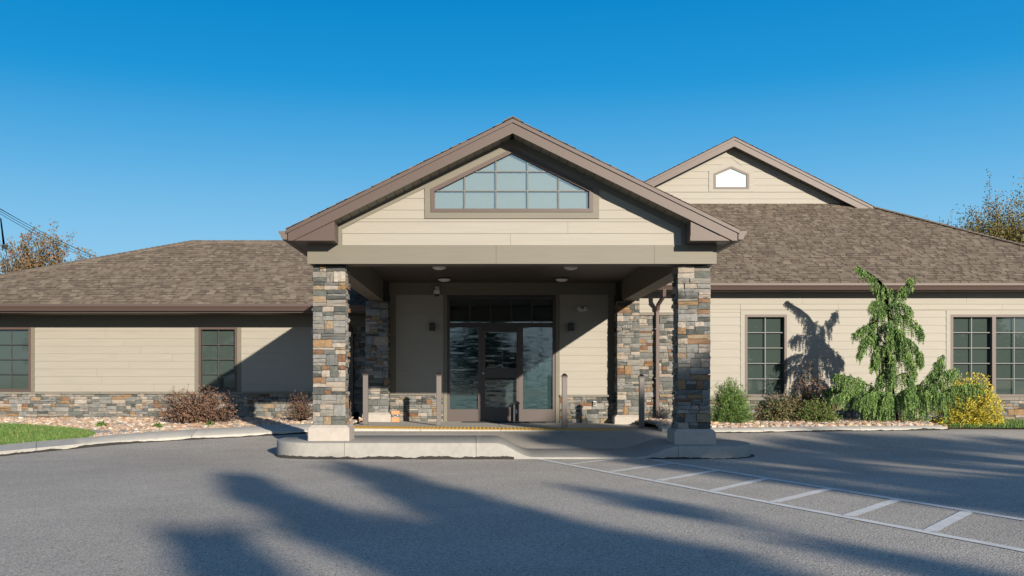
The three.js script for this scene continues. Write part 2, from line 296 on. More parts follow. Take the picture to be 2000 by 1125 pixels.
// ---------------------------------------------------------------- the ground
const G = z => z >= .42 ? 0 : z >= -1.35 ? .0226 * (.42 - z) : z >= -3.75 ? .04 + .0708 * (-1.35 - z) : .21;
{
  const g = new THREE.CircleGeometry(300, 64); g.rotateX(-Math.PI / 2); struct(obj('ground', g, std([.075, .10, .035], .95), scene)).position.y = -.06;
  const xs = [], zs = []; for (let x = -45; x <= 45; x += x > -14 && x < 16 ? .25 : 1) xs.push(x); for (let z = -5.4; z <= 31; z += z < 16 ? .25 : 1) zs.push(z);
  const pos = [], col = [], uv = [], idx = [];
  for (const z of zs) for (const x of xs) {
    pos.push(x, G(z), z); uv.push(x, z);
    const n = fbm(x * .45 + 3, z * .45, 61) - .5, m = fbm(x * 2.2, z * 2.2, 71) - .5, k = .52 * (1 + n * .4 + m * .24); col.push(k * 1.04, k * .945, k * .83);
  }
  for (let j = 0; j < zs.length - 1; j++) for (let i = 0; i < xs.length - 1; i++) { const a = j * xs.length + i, b = a + xs.length; idx.push(a, b, a + 1, b, b + 1, a + 1); }
  const ag = new THREE.BufferGeometry(); ag.setAttribute('position', new THREE.Float32BufferAttribute(pos, 3)); ag.setAttribute('color', new THREE.Float32BufferAttribute(col, 3)); ag.setAttribute('uv', new THREE.Float32BufferAttribute(uv, 2)); ag.setIndex(idx); ag.computeVertexNormals();
  const lot = struct(obj('asphalt_pavement', ag, M.asphalt, scene), 'grey asphalt driveway and parking lot with a white ladder crossing');
  // ladder crossing, painted lines lie on the asphalt
  const line = (ax, az, bx, bz, w) => {
    const n = Math.max(2, Math.ceil(Math.hypot(bx - ax, bz - az) / .25)), dx = (bx - ax), dz = (bz - az), L = Math.hypot(dx, dz), ox = -dz / L * w / 2, oz = dx / L * w / 2, p = [], u = [], id = [];
    for (let i = 0; i <= n; i++) { const x = ax + dx * i / n, z = az + dz * i / n, j = (hash2(i, Math.round(ax * 100), 5) - .5) * .008; p.push(x + ox + j, G(z) + .005, z + oz, x - ox + j, G(z) + .005, z - oz); u.push(x + ox, z + oz, x - ox, z - oz); if (i < n) { const a = i * 2; id.push(a, a + 1, a + 2, a + 1, a + 3, a + 2); } }
    const g = new THREE.BufferGeometry(); g.setAttribute('position', new THREE.Float32BufferAttribute(p, 3)); g.setAttribute('uv', new THREE.Float32BufferAttribute(u, 2)); g.setIndex(id); g.computeVertexNormals();
    obj('painted_line', g, M.white, lot);
  };
  const lo = z => .733 + (z - 1.43) * .3555, hi = z => 2.233 + (z - 1.12) * .3155;
  line(lo(.5), .5, lo(14), 14, .1); line(hi(.5), .5, hi(14), 14, .1);
  for (const z of [1.43, 2.61, 3.77, 4.86, 5.87, 6.88, 7.77, 8.7, 9.65, 10.6]) { const zt = z - 1.42 + (z > 5 ? .14 : 0); if (zt < .45) { const f = (z - .47) / (z - zt); line(lo(z) + .05, z - .03, lerp(lo(z), hi(zt), f), .47, .1); } else line(lo(z) + .04, z - .04, hi(zt) - .04, zt + .05, .115); }
  // dark crumbled seam where the asphalt meets the concrete island and the kerbs
}
function ribbon(path, w0, w1, seed) {                       // crumbled edge: a low uneven fillet against the concrete
  const r = rand(seed), p = [], id = [], N = path.length; let w = w0, h = .02;
  for (let i = 0; i < N; i++) {
    const a = path[Math.max(0, i - 1)], b = path[Math.min(N - 1, i + 1)], dx = b[0] - a[0], dz = b[1] - a[1], L = Math.hypot(dx, dz) || 1, nx = -dz / L, nz = dx / L, x = path[i][0], z = path[i][1];
    w = clamp(w + (r() - .5) * .03, w0, w1); h = clamp(h + (r() - .5) * .02, .006, .045); const y = G(z);
    p.push(x - nx * .03, y + h, z - nz * .03, x + nx * .016, y + h * (.8 + r() * .3), z + nz * .016, x + nx * w, y + h * .3 + .004, z + nz * w, x + nx * (w + .03), y - .01, z + nz * (w + .03));
    if (i < N - 1) for (let m = 0; m < 3; m++) { const k = i * 4 + m; id.push(k, k + 1, k + 4, k + 1, k + 5, k + 4); }
  }
  let g = new THREE.BufferGeometry(); g.setAttribute('position', new THREE.Float32BufferAttribute(p, 3)); g.setIndex(id); g = g.toNonIndexed(); g.computeVertexNormals(); return g;
}
function resample(path, step) { const c = new THREE.CatmullRomCurve3(path.map(p => V(p[0], 0, p[1])), false, 'centripetal'), n = Math.ceil(c.getLength() / step); return c.getSpacedPoints(n).map(q => [q.x, q.z]); }
const seam = std([.028, .025, .022], 1);

// concrete island under the front columns, with a dropped crossing
{
  const isl = new THREE.Group(); isl.name = 'concrete_island'; scene.add(isl); struct(isl, 'raised concrete island with a dropped ramp under the canopy columns');
  const X0 = -3.66, X1 = 3.73, ZF = .42, ZB = -1.35, R = .8, zm = (ZF + ZB) / 2, hz = (ZF - ZB) / 2;
  const half = x => { const d = Math.min(x - X0, X1 - x); return d >= R ? hz : hz * (1 - .0) * Math.pow(Math.max(0, 1 - Math.pow(1 - d / R, 2.3)), 1 / 2.3); };
  const top = x => { const l = lerp(.247, .03, sstep(-.26, .32, x)), r = lerp(.03, .197, sstep(1.86, 2.5, x)); return x < 1 ? l : r; };
  const segs = [[X0, -2.505], [-2.505, -.54], [-.54, 2.476], [2.476, X1]];
  segs.forEach(([a, b], si) => {
    const st = []; const n = 40; for (let i = 0; i <= n; i++) { let t = i / n; if (si === 0) t = t * t; if (si === 3) t = 1 - (1 - t) * (1 - t); st.push(lerp(a + (si ? .003 : 0), b - (si < 3 ? .003 : 0), t)); }
    const prof = x => { const h = half(x), zf = zm + h, zb = zm - h, y = top(x), bf = Math.min(.035, h * .5, Math.max(.004, y * .4)), tilt = .012 * h; return [[zf + .012, -.05], [zf, y - bf], [zf - bf * .3, y - bf * .3], [zf - bf, y], [zb + bf, y + tilt], [zb + bf * .3, y + tilt - bf * .3], [zb, y + tilt - bf], [zb, -.05]]; };
    const pos = [], uv = [], id = [];
    st.forEach((x, i) => { let acc = 0, prev = null; for (const q of prof(x)) { if (prev) acc += Math.hypot(q[0] - prev[0], q[1] - prev[1]); prev = q; pos.push(x, q[1], q[0]); uv.push(x, acc); } });
    for (let i = 0; i < n; i++) for (let k = 0; k < 7; k++) { const p = i * 8 + k, q = p + 8; id.push(p, q, p + 1, q, q + 1, p + 1); }
    for (const i of [0, n]) for (let k = 1; k < 7; k++) id.push(i * 8, i * 8 + k, i * 8 + k + 1);
    const g = new THREE.BufferGeometry(); g.setAttribute('position', new THREE.Float32BufferAttribute(pos, 3)); g.setAttribute('uv', new THREE.Float32BufferAttribute(uv, 2)); g.setIndex(id); obj('concrete_slab', toCreasedNormals(g, .75), M.concrete, isl);
  });
  const edge = (a, b) => { const p = []; for (let x = a; x <= b; x += .035) p.push([x, zm + half(x)]); return p; };
  obj('asphalt_seam', ribbon(edge(X0 + .01, .05), .02, .07, 4), seam, isl); obj('asphalt_seam', ribbon(edge(2.0, X1 - .01), .02, .06, 6), seam, isl);
}
// main walk before the entrance
const walkY = x => .225 - .010 * x;
{
  const w = new THREE.Group(); w.name = 'sidewalk'; scene.add(w); struct(w, 'concrete walk before the entrance doors with a yellow tactile edge');
  const xs = [-3.1, -1.62, -.1, 1.42, 2.95], zs = [-3.76, -4.86, -6.15, -7.52];
  const slab = (a, b, z0, z1, m, name, dy = 0) => { const g = box(a + .004, b - .004, -.1, 0, z1 + .004, z0 - .004), p = g.attributes.position; for (let i = 0; i < p.count; i++) if (p.getY(i) > -.05) p.setY(i, walkY(p.getX(i)) + dy); g.computeVertexNormals(); return obj(name, g, m, w); };
  for (let i = 0; i < 4; i++) for (let j = 0; j < 3; j++) slab(xs[i], xs[i + 1], zs[j], zs[j + 1], M.concreteLight, 'concrete_slab');
  for (let i = 0; i < 10; i++) {
    const a = lerp(-3.1, 2.95, i / 10), b = lerp(-3.1, 2.95, (i + 1) / 10), list = [], t = (() => { const g = box(a + .003, b - .003, 0, .006, -4.74, -3.92), p = g.attributes.position; for (let q = 0; q < p.count; q++) p.setY(q, p.getY(q) + walkY(p.getX(q)) + .001); return obj('tactile_tile', g, M.yellow, w); })();
    for (let x = a + .04; x < b - .02; x += .075) for (let z = -3.96; z > -4.72; z -= .075) { const d = new THREE.CylinderGeometry(.009, .018, .006, 6, 1); d.translate(x, walkY(x) + .0095, z); list.push(d); }
    const dm = obj('dome', merge(list), M.yellow, t); dm.userData.kind = 'stuff';
  }
}
// kerb bands left and right: loft between a front and a back line
function loft(F, B, yf, yb, n) {                            // returns grid of points, F and B resampled to n
  const rs = L => { const c = new THREE.CatmullRomCurve3(L.map(p => V(p[0], 0, p[1])), false, 'centripetal'); return c.getSpacedPoints(n); };
  const f = rs(F), b = rs(B); return { f: f.map(p => V(p.x, yf(p.x, p.z), p.z)), b: b.map((p, i) => V(p.x, yb(p.x, p.z, f[i]), p.z)) };
}
const LF = [[-9.6, 4.5], [-8.7, 1.8], [-7.87, 0], [-7.45, -.85], [-6.97, -1.6], [-6.18, -2.2], [-5.4, -2.62], [-4.63, -2.97], [-4.1, -3.22], [-3.11, -3.7]];
const LB = [[-10.3, 4.3], [-9.35, 1.5], [-8.5, -.4], [-8.1, -1.4], [-7.6, -2.35], [-6.75, -3.35], [-5.9, -4.0], [-5.1, -4.5], [-4.5, -4.85], [-3.11, -5.5]];
const RF = [[2.96, -3.72], [3.5, -3.55], [4.2, -3.5], [5.1, -3.62], [7, -3.85], [8.1, -4.05], [8.6, -4.25]];
const RB = [[2.96, -4.2], [3.5, -4.0], [4.2, -3.93], [5.1, -4.03], [7, -4.25], [8.0, -4.42], [8.5, -4.5]];
function kerb(name, label, F, B, rise, back, pieces, seed) {
  const k = new THREE.Group(); k.name = name; scene.add(k); struct(k, label);
  const n = pieces * 12, L = loft(F, B, (x, z) => G(z) + rise, (x, z, f) => G(f.z) + back, n);
  for (let s = 0; s < pieces; s++) {
    const pos = [], uv = [], id = [];
    for (let i = s * 12; i <= s * 12 + 12; i++) {
      let f = L.f[i].clone(), b = L.b[i].clone(); const nb = i === s * 12 ? i + 1 : i === s * 12 + 12 ? i - 1 : i;
      if (nb !== i) { f.lerp(L.f[nb], .02); b.lerp(L.b[nb], .02); }
      const d = V().subVectors(b, f).normalize();
      const pr = [V(f.x, G(f.z) - .1, f.z), V(f.x, f.y - .025, f.z), V(f.x + d.x * .03, f.y, f.z + d.z * .03), b, V(b.x, b.y - .15, b.z)];
      let acc = 0; pr.forEach((q, m) => { if (m) acc += q.distanceTo(pr[m - 1]); pos.push(q.x, q.y, q.z); uv.push(i * .35, acc); });
    }
    for (let i = 0; i < 12; i++) for (let m = 0; m < 4; m++) { const p = i * 5 + m, q = p + 5; id.push(p, p + 1, q, q, p + 1, q + 1); }
    for (const i of [0, 12]) for (let m = 1; m < 4; m++) id.push(i * 5, i * 5 + m, i * 5 + m + 1);
    const g = new THREE.BufferGeometry(); g.setAttribute('position', new THREE.Float32BufferAttribute(pos, 3)); g.setAttribute('uv', new THREE.Float32BufferAttribute(uv, 2)); g.setIndex(id); obj('concrete_slab', toCreasedNormals(g, .75), M.concreteLight, k);
  }
  obj('asphalt_seam', ribbon(resample(F, .06).slice(2).map(q => q), .015, .07, seed), seam, k);
  return L;
}
const LK = kerb('kerb', 'wide concrete kerb curving along the lawn to the entrance walk', LF, LB, .07, .115, 4, 8);
const RK = kerb('kerb', 'low concrete kerb between the driveway and the cedar bed', RF, RB, .055, .075, 3, 9);

// planting beds and lawns
const bedL = (u, v) => { const i = clamp(u, 0, 1) * 48, k = Math.min(47, Math.floor(i)), b = LK.b[k].clone().lerp(LK.b[k + 1], i - k), wall = V(lerp(-19, -3.08, Math.pow(u, .62)), .27, -8.36); const p = b.clone().lerp(wall, v); p.y = lerp(b.y - .03, .262, sstep(0, 1, v)) + .03 * Math.sin(v * Math.PI) - .01; return p; };
const bedR = (u, v) => { const x = lerp(2.97, 16, u), F = x < 8.5 ? RBz(x) : lerp(-4.5, -4.06, sstep(8.5, 12, x)), z = lerp(F, -7.22, v); const y0 = x < 8.5 ? G(F + .4) + .06 : .215; return V(x, lerp(y0, .235, v) + .06 * Math.sin(Math.min(1, v * 1.15) * Math.PI) * sstep(16, 9, x) + .005, z); };
function RBz(x) { for (let i = 0; i < RB.length - 1; i++) if (x <= RB[i + 1][0]) return lerp(RB[i][1], RB[i + 1][1], clamp((x - RB[i][0]) / (RB[i + 1][0] - RB[i][0]), 0, 1)); return RB[RB.length - 1][1]; }
function sheet(fn, u0, u1, v0, v1, nu, nv, dy = 0) { const p = [], id = [], uv = []; for (let i = 0; i <= nu; i++) for (let j = 0; j <= nv; j++) { const q = fn(lerp(u0, u1, i / nu), lerp(v0, v1, j / nv)); p.push(q.x, q.y + dy, q.z); uv.push(q.x, q.z); } for (let i = 0; i < nu; i++) for (let j = 0; j < nv; j++) { const a = i * (nv + 1) + j, b = a + nv + 1; id.push(a, b, a + 1, b, b + 1, a + 1); } const g = new THREE.BufferGeometry(); g.setAttribute('position', new THREE.Float32BufferAttribute(p, 3)); g.setAttribute('uv', new THREE.Float32BufferAttribute(uv, 2)); g.setIndex(id); g.computeVertexNormals(); return g; }
struct(obj('planting_bed', sheet(bedL, 0, 1, 0, 1, 60, 16), M.soil, scene), 'soil of the bed before the lower wing');
struct(obj('planting_bed', sheet(bedR, 0, 1, 0, 1, 60, 16), M.soil, scene), 'soil of the bed before the gabled wing');
// lawn edge on the left bed: v limit as a function of u (u of the tip about .45)
const lawnV = u => { const t = clamp((.578 - u) / .578, 0, 1); return Math.min(.82, 1.02 * Math.sqrt(t)); };
const lawnL = (u, v) => { const q = bedL(u, v * lawnV(u)); q.y += .022; return q; };
const lawnR = (u, v) => { const x = lerp(8.75, 16, u), w = lerp(.02, .82, sstep(8.75, 10.6, x)); const q = bedR((x - 2.97) / 13.03, v * w); q.y += .02; return q; };
const lawnA = struct(obj('lawn', sheet(lawnL, 0, .577, 0, 1, 60, 12), M.turf, scene), 'green lawn patch inside the curved kerb'), lawnB = struct(obj('lawn', sheet(lawnR, 0, 1, 0, 1, 40, 8), M.turf, scene), 'green lawn strip beside the gold shrub');
function instances(name, geo, m, parent, n, fn) { const im = new THREE.InstancedMesh(geo, m, n), o = new THREE.Object3D(), c = new THREE.Color(); for (let i = 0; i < n; i++) { fn(o, c, i); o.updateMatrix(); im.setMatrixAt(i, o.matrix); im.setColorAt(i, c); } im.name = numbered(name); im.castShadow = im.receiveShadow = true; im.userData.kind = 'stuff'; parent.add(im); return im; }
{
  const blade = new THREE.BufferGeometry(); blade.setAttribute('position', new THREE.Float32BufferAttribute([-.004, 0, 0, .004, 0, 0, .003, .5, .04, -.003, .5, .04, 0, 1, .16], 3)); blade.setIndex([0, 1, 2, 0, 2, 3, 3, 2, 4]); blade.computeVertexNormals();
  const gm = std([1, 1, 1], .8), r = rand(91);
  const grow = (fn, n, umax, bare) => (o, c) => {
    let q, u, v; do { u = r() * umax; v = r(); q = fn(u, v); } while ((bare && fbm(q.x * 1.1, q.z * 1.1, 5) > .60 && r() < .75) || (umax < .9 && r() > (.25 + lawnV(u))));
    o.position.copy(q); o.rotation.set((r() - .5) * .7, r() * 6.28, (r() - .5) * .7); const h = .035 + r() * .045; o.scale.set(1.3, h, h * 1.2); const k = .6 + r() * .7; r() < .08 ? c.setRGB(.28 * k, .24 * k, .09 * k) : c.setRGB(.075 * k, .145 * k, .026 * k);
  };
  instances('grass', blade, gm, scene, 60000, grow(lawnL, 0, .577, true)).userData.label = 'short green grass blades inside the curved kerb';
  instances('grass', blade, gm, scene, 22000, grow(lawnR, 0, 1, false)).userData.label = 'short green grass blades beside the gold shrub';
  { // bits of leaf and twig scattered on the driveway
    const S = new Soup(), q = rand(95); for (let i = 0; i < 150; i++) { const x = lerp(-7, 8, q()), z = lerp(-3, 10.5, q()), tw = q() < .3; if (x > -3.8 && x < 3.8 && z < .6 && z > -1.5) continue; const d = V(q() - .5, .06, q() - .5).normalize(); leafQuad(S, V(x, G(z) + .006, z), d, V(0, 1, 0), tw ? .06 + q() * .08 : .02 + q() * .03, tw ? .005 : .016, pick(q, [[.08, .05, .03], [.14, .09, .05], [.05, .04, .03], [.2, .15, .09]], .3)); }
    const o = obj('leaf_litter', S.geo(), M.leaf, scene); o.userData = { kind: 'stuff', label: 'bits of leaf and twig on the asphalt' };
  }
  const rock = []; for (let k = 0; k < 2; k++) { const g = new THREE.IcosahedronGeometry(1, 1), p = g.attributes.position, rr = rand(300 + k), key = {}; for (let i = 0; i < p.count; i++) { const s = [p.getX(i), p.getY(i), p.getZ(i)].map(a => a.toFixed(2)).join(); key[s] ||= .8 + rr() * .38; p.setXYZ(i, p.getX(i) * key[s], p.getY(i) * key[s] * .62, p.getZ(i) * key[s]); } g.computeVertexNormals(); rock.push(g); }
  const cols = [[.50, .36, .25], [.42, .29, .20], [.55, .45, .36], [.36, .27, .22], [.60, .53, .46], [.45, .26, .16], [.30, .26, .24], [.52, .40, .27]];
  const rm = std([1, 1, 1], .85, { bumpMap: tFine, bumpScale: .004 });
  const lay = (fn, ok) => (o, c) => { let q; do { q = fn(); } while (!ok(q)); const s = .022 + r() * r() * .05; o.position.set(q.p.x, q.p.y + s * .3, q.p.z); o.rotation.set((r() - .5) * .9, r() * 6.28, (r() - .5) * .9); o.scale.set(s * (1 + r() * .5), s * (.8 + r() * .4), s); const k = cols[Math.floor(r() * 8)], j = .58 + r() * .48; c.setRGB(k[0] * j, k[1] * j, k[2] * j); };
  const L1 = () => { const u = .12 + .88 * r(), v = r(); return { u, v, p: bedL(u, v) }; }, R1 = () => { const u = r() * .68, v = r(); return { u, v, p: bedR(u, v) }; };
  for (const g of rock) {
    instances('river_rock', g, rm, scene, 7000, lay(L1, q => q.v > lawnV(q.u) && q.p.x > -13)).userData.label = 'tan river rock mulch before the lower wing';
    instances('river_rock', g, rm, scene, 7000, lay(R1, q => { if (q.p.x < 8.75) return true; const w = lerp(.02, .82, sstep(8.75, 10.6, q.p.x)); return q.v > w; })).userData.label = 'tan river rock mulch around the cedar';
  }
}

// ---------------------------------------------------------------- the building
const building = thing('clinic_building', 'tan lap-sided single-storey building with brown shingle roofs and ledgestone base', 'building');
const ZL = -8.35, ZE = -7.49, ZR = -7.2, ZGW = -11.71;
{ // wall cores
  const hole = (a, b, c, d) => [[a, c], [b, c], [b, d], [a, d]];
  obj('wall', prism(hole(-14, -3.06, 0, 2.7), ZL - .25, ZL, [hole(-12.9, -11.06, .93, 2.4), hole(-7.09, -6.22, .93, 2.4)]), M.mortar, building);
  obj('wall', merge([box(-3.06, -1.25, 0, 3.5, ZE - .25, ZE - .002), box(1.21, 3.06, 0, 3.5, ZE - .25, ZE - .002), box(-1.25, 1.21, 3.11, 3.5, ZE - .25, ZE - .002), box(-3.06, -2.8, 0, 2.9, ZL - .01, ZE - .25), box(2.8, 3.06, 0, 3.2, ZE, ZR - .26)]), M.mortar, building);
  obj('wall', prism(hole(3.04, 14, 0, 3.2), ZR - .25, ZR, [hole(5.43, 6.33, .82, 2.62), hole(10.03, 11.92, .82, 2.62)]), M.mortar, building);
}
{ // left wing front: siding, casings, frieze, sill cap, stone
  const s = part('siding', building);
  sidingRect(s, -13.9, -13.0, .905, 2.42, ZL, 1); sidingRect(s, -10.955, -7.2, .905, 2.42, ZL, 2); sidingRect(s, -6.11, -4.2, .905, 2.42, ZL, 3);
  const t = part('trim', building);
  for (const [a, b] of [[-11.04, -10.957], [-7.198, -7.106], [-6.202, -6.112], [-13.0, -12.92]]) obj('casing', box(a, b, .907, 2.418, ZL, ZL + .022), M.trim, t);
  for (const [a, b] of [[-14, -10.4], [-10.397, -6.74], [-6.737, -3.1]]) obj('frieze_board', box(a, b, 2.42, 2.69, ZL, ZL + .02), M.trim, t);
  for (let x = -14; x < -3.2; x += .92) obj('sill_cap', box(x + .004, Math.min(-4.2, x + .916), .85, .903, ZL - .02, ZL + .075), M.cap, t).visible = x < -4.3;
  t.children.filter(c => !c.visible).forEach(c => t.remove(c));
  windowUnit(building, -12.92, -11.04, .91, 2.418, ZL, 2, 4, 2, { frame: M.bronze, muntin: M.muntinDark, seed: 3 });
  windowUnit(building, -7.106, -6.202, .91, 2.418, ZL, 2, 4, 1, { frame: M.bronze, muntin: M.muntinDark, seed: 4 });
  const st = part('stone_base', building); stoneFace(st, [-11.95, .2, ZL + .01], 0, 7.75, .648, 21);
  const st2 = part('stone_base', building); stoneFace(st2, [-14, .2, ZL + .01], 0, 2.04, .648, 22, true);
  const sp = part('stone_panel', building); stoneFace(sp, [-4.2, .2, ZL + .01], 0, 1.15, 2.22, 23, true);
}
{ // entrance wall
  const s = part('siding', building); sidingRect(s, -2.41, -1.332, .877, 3.103, ZE, 5); sidingRect(s, 1.295, 2.40, .845, 3.103, ZE, 6);
  const t = part('trim', building);
  for (const [a, b, y] of [[-2.54, -2.412, .88], [-1.33, -1.245, .2], [1.206, 1.293, .2], [2.402, 2.54, .85]]) obj('casing', box(a, b, y, 3.101, ZE, ZE + .025), M.trim, t);
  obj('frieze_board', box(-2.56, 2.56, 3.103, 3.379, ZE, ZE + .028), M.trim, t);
  obj('sill_cap', box(-2.54, -1.335, .83, .876, ZE, ZE + .075), M.cap, t); obj('sill_cap', box(1.297, 2.54, .798, .844, ZE, ZE + .075), M.cap, t);
  const a = part('stone_base', building); stoneFace(a, [-2.54, .2, ZE + .01], 0, 1.2, .628, 31); const b = part('stone_base', building); stoneFace(b, [1.3, .18, ZE + .01], 0, 1.24, .616, 32);
}
{ // right wing front
  const s = part('siding', building), y0 = .80, yT = 2.873;
  sidingRect(s, 3.06, 5.313, 2.69, yT, ZR, 7, y0); sidingRect(s, 4.15, 5.313, y0, 2.69, ZR, 8); sidingRect(s, 6.445, 9.908, y0, 2.733, ZR, 9); sidingRect(s, 12.04, 14, y0, 2.733, ZR, 10);
  sidingRect(s, 5.315, 14, 2.733, yT, ZR, 11, y0);
  const t = part('trim', building);
  for (const [a, b, c, d] of [[5.316, 5.412, .80, 2.731], [6.35, 6.443, .80, 2.731], [5.412, 6.35, 2.64, 2.731], [9.91, 10.005, .80, 2.731], [11.94, 12.037, .80, 2.731], [10.005, 11.94, 2.64, 2.731]]) obj('casing', box(a, b, c, d, ZR, ZR + .024), M.trimRight, t);
  for (const [a, b] of [[3.06, 6.7], [6.703, 10.36], [10.363, 14]]) obj('frieze_board', box(a, b, yT, 3.19, ZR, ZR + .02), M.trimRight, t);
  for (let x = 4.16; x < 14; x += .92) obj('sill_cap', box(x + .004, x + .916, .725, .797, ZR - .02, ZR + .08), M.cap, t);
  obj('sill_cap', box(3.06, 4.15, 2.62, 2.687, ZR - .01, ZR + .08), M.cap, t);
  windowUnit(building, 5.413, 6.349, .803, 2.639, ZR, 2, 5, 1, { seed: 5, blind: M.blindRight }); windowUnit(building, 10.006, 11.94, .803, 2.639, ZR, 2, 5, 2, { seed: 6, blind: M.blindRight });
  const p = part('stone_panel', building); stoneFace(p, [3.05, .2, ZR + .01], 0, 1.1, 2.42, 41);
  const q = part('stone_base', building); stoneFace(q, [9.9, .15, ZR + .01], 0, 2.3, .575, 42); const q2 = part('stone_base', building); stoneFace(q2, [4.15, .15, ZR + .01], 0, 5.75, .575, 43, true); stoneFace(q2, [12.2, .15, ZR + .01], 0, 1.8, .575, 44, true);
}
{ // storefront and door
  const f = part('storefront', building), z0 = ZE - .10, z1 = ZE - .01, zg = ZE - .06, X0 = -1.243, X1 = 1.204, Y0 = .235, Y1 = 3.105;
  const bar = (n, a, b, c, d, m = M.bronzeDark, k = 0) => obj(n, box(a, b, c, d, z0, z1 + k), m, f);  // frame colours carry the light: near-black where shaded, lighter where lit
  bar('frame_bar', X0, X1, Y1 - .075, Y1); bar('frame_bar', X0, X0 + .055, Y0, Y1 - .075, M.doorMetalLit); bar('frame_bar', X1 - .06, X1, Y0, Y1 - .075, M.doorMetalLit);
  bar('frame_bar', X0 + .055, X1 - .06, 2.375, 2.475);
  bar('frame_bar', -.545, -.47, Y0, 2.375, M.doorMetalLit, .002); bar('frame_bar', .36, .47, Y0, 2.375, M.doorMetalLit, .002);
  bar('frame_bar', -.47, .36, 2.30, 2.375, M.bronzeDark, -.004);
  bar('base_rail', X0 + .055, -.545, Y0, .515, M.doorMetalLit, -.006); bar('base_rail', .47, X1 - .06, Y0, .515, M.doorMetalLit, -.006);
  const tx = [-1.188, -.735, -.262, .205, .675, 1.144];
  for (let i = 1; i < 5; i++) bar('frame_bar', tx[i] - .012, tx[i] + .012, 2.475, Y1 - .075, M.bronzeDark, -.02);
  for (let i = 0; i < 5; i++) obj('transom_pane', box(tx[i] + .012, tx[i + 1] - .012, 2.475, Y1 - .075, zg - .004, zg), M.glass, f);
  obj('sidelight_pane', box(X0 + .055, -.545, .515, 2.375, zg - .004, zg), M.wavyGlass, f); obj('sidelight_pane', box(.47, X1 - .06, .515, 2.375, zg - .004, zg), M.wavyGlass, f);
  obj('window_film', box(X0 + .05, -.54, .51, 2.38, zg - .03, zg - .02), M.teal, f); obj('window_film', box(.465, X1 - .055, .51, 2.38, zg - .03, zg - .02), M.teal, f);
  obj('backing', box(X0, X1, Y0, Y1, ZE - .24, ZE - .2), M.lobbyDark, f);  // near-black panel in place of an unlit lobby, its darkness put into the colour
  const d = part('entrance_door', building), dz0 = z0 + .02, dz1 = z1 - .012;
  const db = (n, a, b, c, e, m = M.bronzeDark) => obj(n, box(a, b, c, e, dz0, dz1), m, d);  // door too: shaded rails coloured near-black, sunlit stiles and bottom rail lighter
  db('stile', -.468, -.385, .25, 2.297, M.doorMetalLit); db('stile', .325, .358, .25, 2.297, M.doorMetalLit); db('rail', -.385, .325, 2.27, 2.297); db('rail', -.385, .325, 1.205, 1.445, M.bronzeDark); db('rail', -.385, .325, .25, .56, M.doorMetalLit);
  obj('door_pane', box(-.385, .325, 1.445, 2.27, zg - .004, zg), M.wavyGlass, d); obj('door_pane', box(-.385, .325, .56, 1.205, zg - .004, zg), M.wavyGlass, d);
  obj('lock', new THREE.CylinderGeometry(.018, .018, .02, 14).rotateX(Math.PI / 2).translate(-.43, 1.33, dz1 + .01), M.lampWhite, d);
  obj('push_bar', tube([V(-.37, 1.2, dz1 + .04), V(.3, 1.2, dz1 + .04)], .012, .012, 8, 2), M.bronzeDark, d);
}
const barSlope = (x0, y0, x1, y1, t, z0, z1) => prism([[x0, y0], [x1, y1], [x1, y1 - t], [x0, y0 - t]], z0, z1);
// ---- roofs of the wings
{
  const rf = part('roof', building), ye = 2.88, ze = -7.3, yr = 4.80, zr = -11.05, x0 = -14.9, x1 = -2.92, xr = -8.05;
  const A = V(x0, ye, ze), B = V(x1, ye, ze), C = V(x1, yr, zr), D = V(xr, yr, zr), E = V(x0, ye, -14.8);
  obj('deck', merge([slabBelow([A, B, C, D], .03), slabBelow([D, V(xr, yr, zr - .02), E, A], .03), slabBelow([C, V(x1, ye, -14.8), E, D], .03)]), M.soffit, rf);
  const sl = Math.hypot(yr - ye, zr - ze), v = V(0, yr - ye, zr - ze).normalize();
  const sh = obj('shingles', shingles(A, V(1, 0, 0), v, q => (xr - x0) * q / sl, () => x1 - x0, sl, 101), M.shingle, rf); sh.userData.kind = 'stuff';
  obj('hip_cap', capRow(A.clone().add(V(0, .008, 0)), D, V(.7, -.33, .62).normalize(), V(-.7, -.2, -.7).normalize()), M.shingle, rf).userData.kind = 'stuff';
  obj('ridge_cap', capRow(D, C, V(0, -.46, .89), V(0, -.46, -.89)), M.shingle, rf).userData.kind = 'stuff';
  obj('fascia', box(x0, x1, 2.70, 2.862, ze - .01, ze + .012), M.bronze, rf);
  const g = obj('gutter', prismX(kGutter.map(([a, b]) => [a, b]), x0, x1), M.bronze, rf); g.position.set(0, 2.848, ze + .014);
  obj('drip_edge', box(x0, x1, 2.857, 2.872, ze + .012, ze + .04), M.bronze, rf);
  const so = []; for (let x = x0; x < x1 - .05; x += .2) so.push(box(x + .004, Math.min(x1, x + .2) - .004, 2.69, 2.70, ZL - .02, ze)); obj('soffit', merge(so), M.soffit, rf);
}
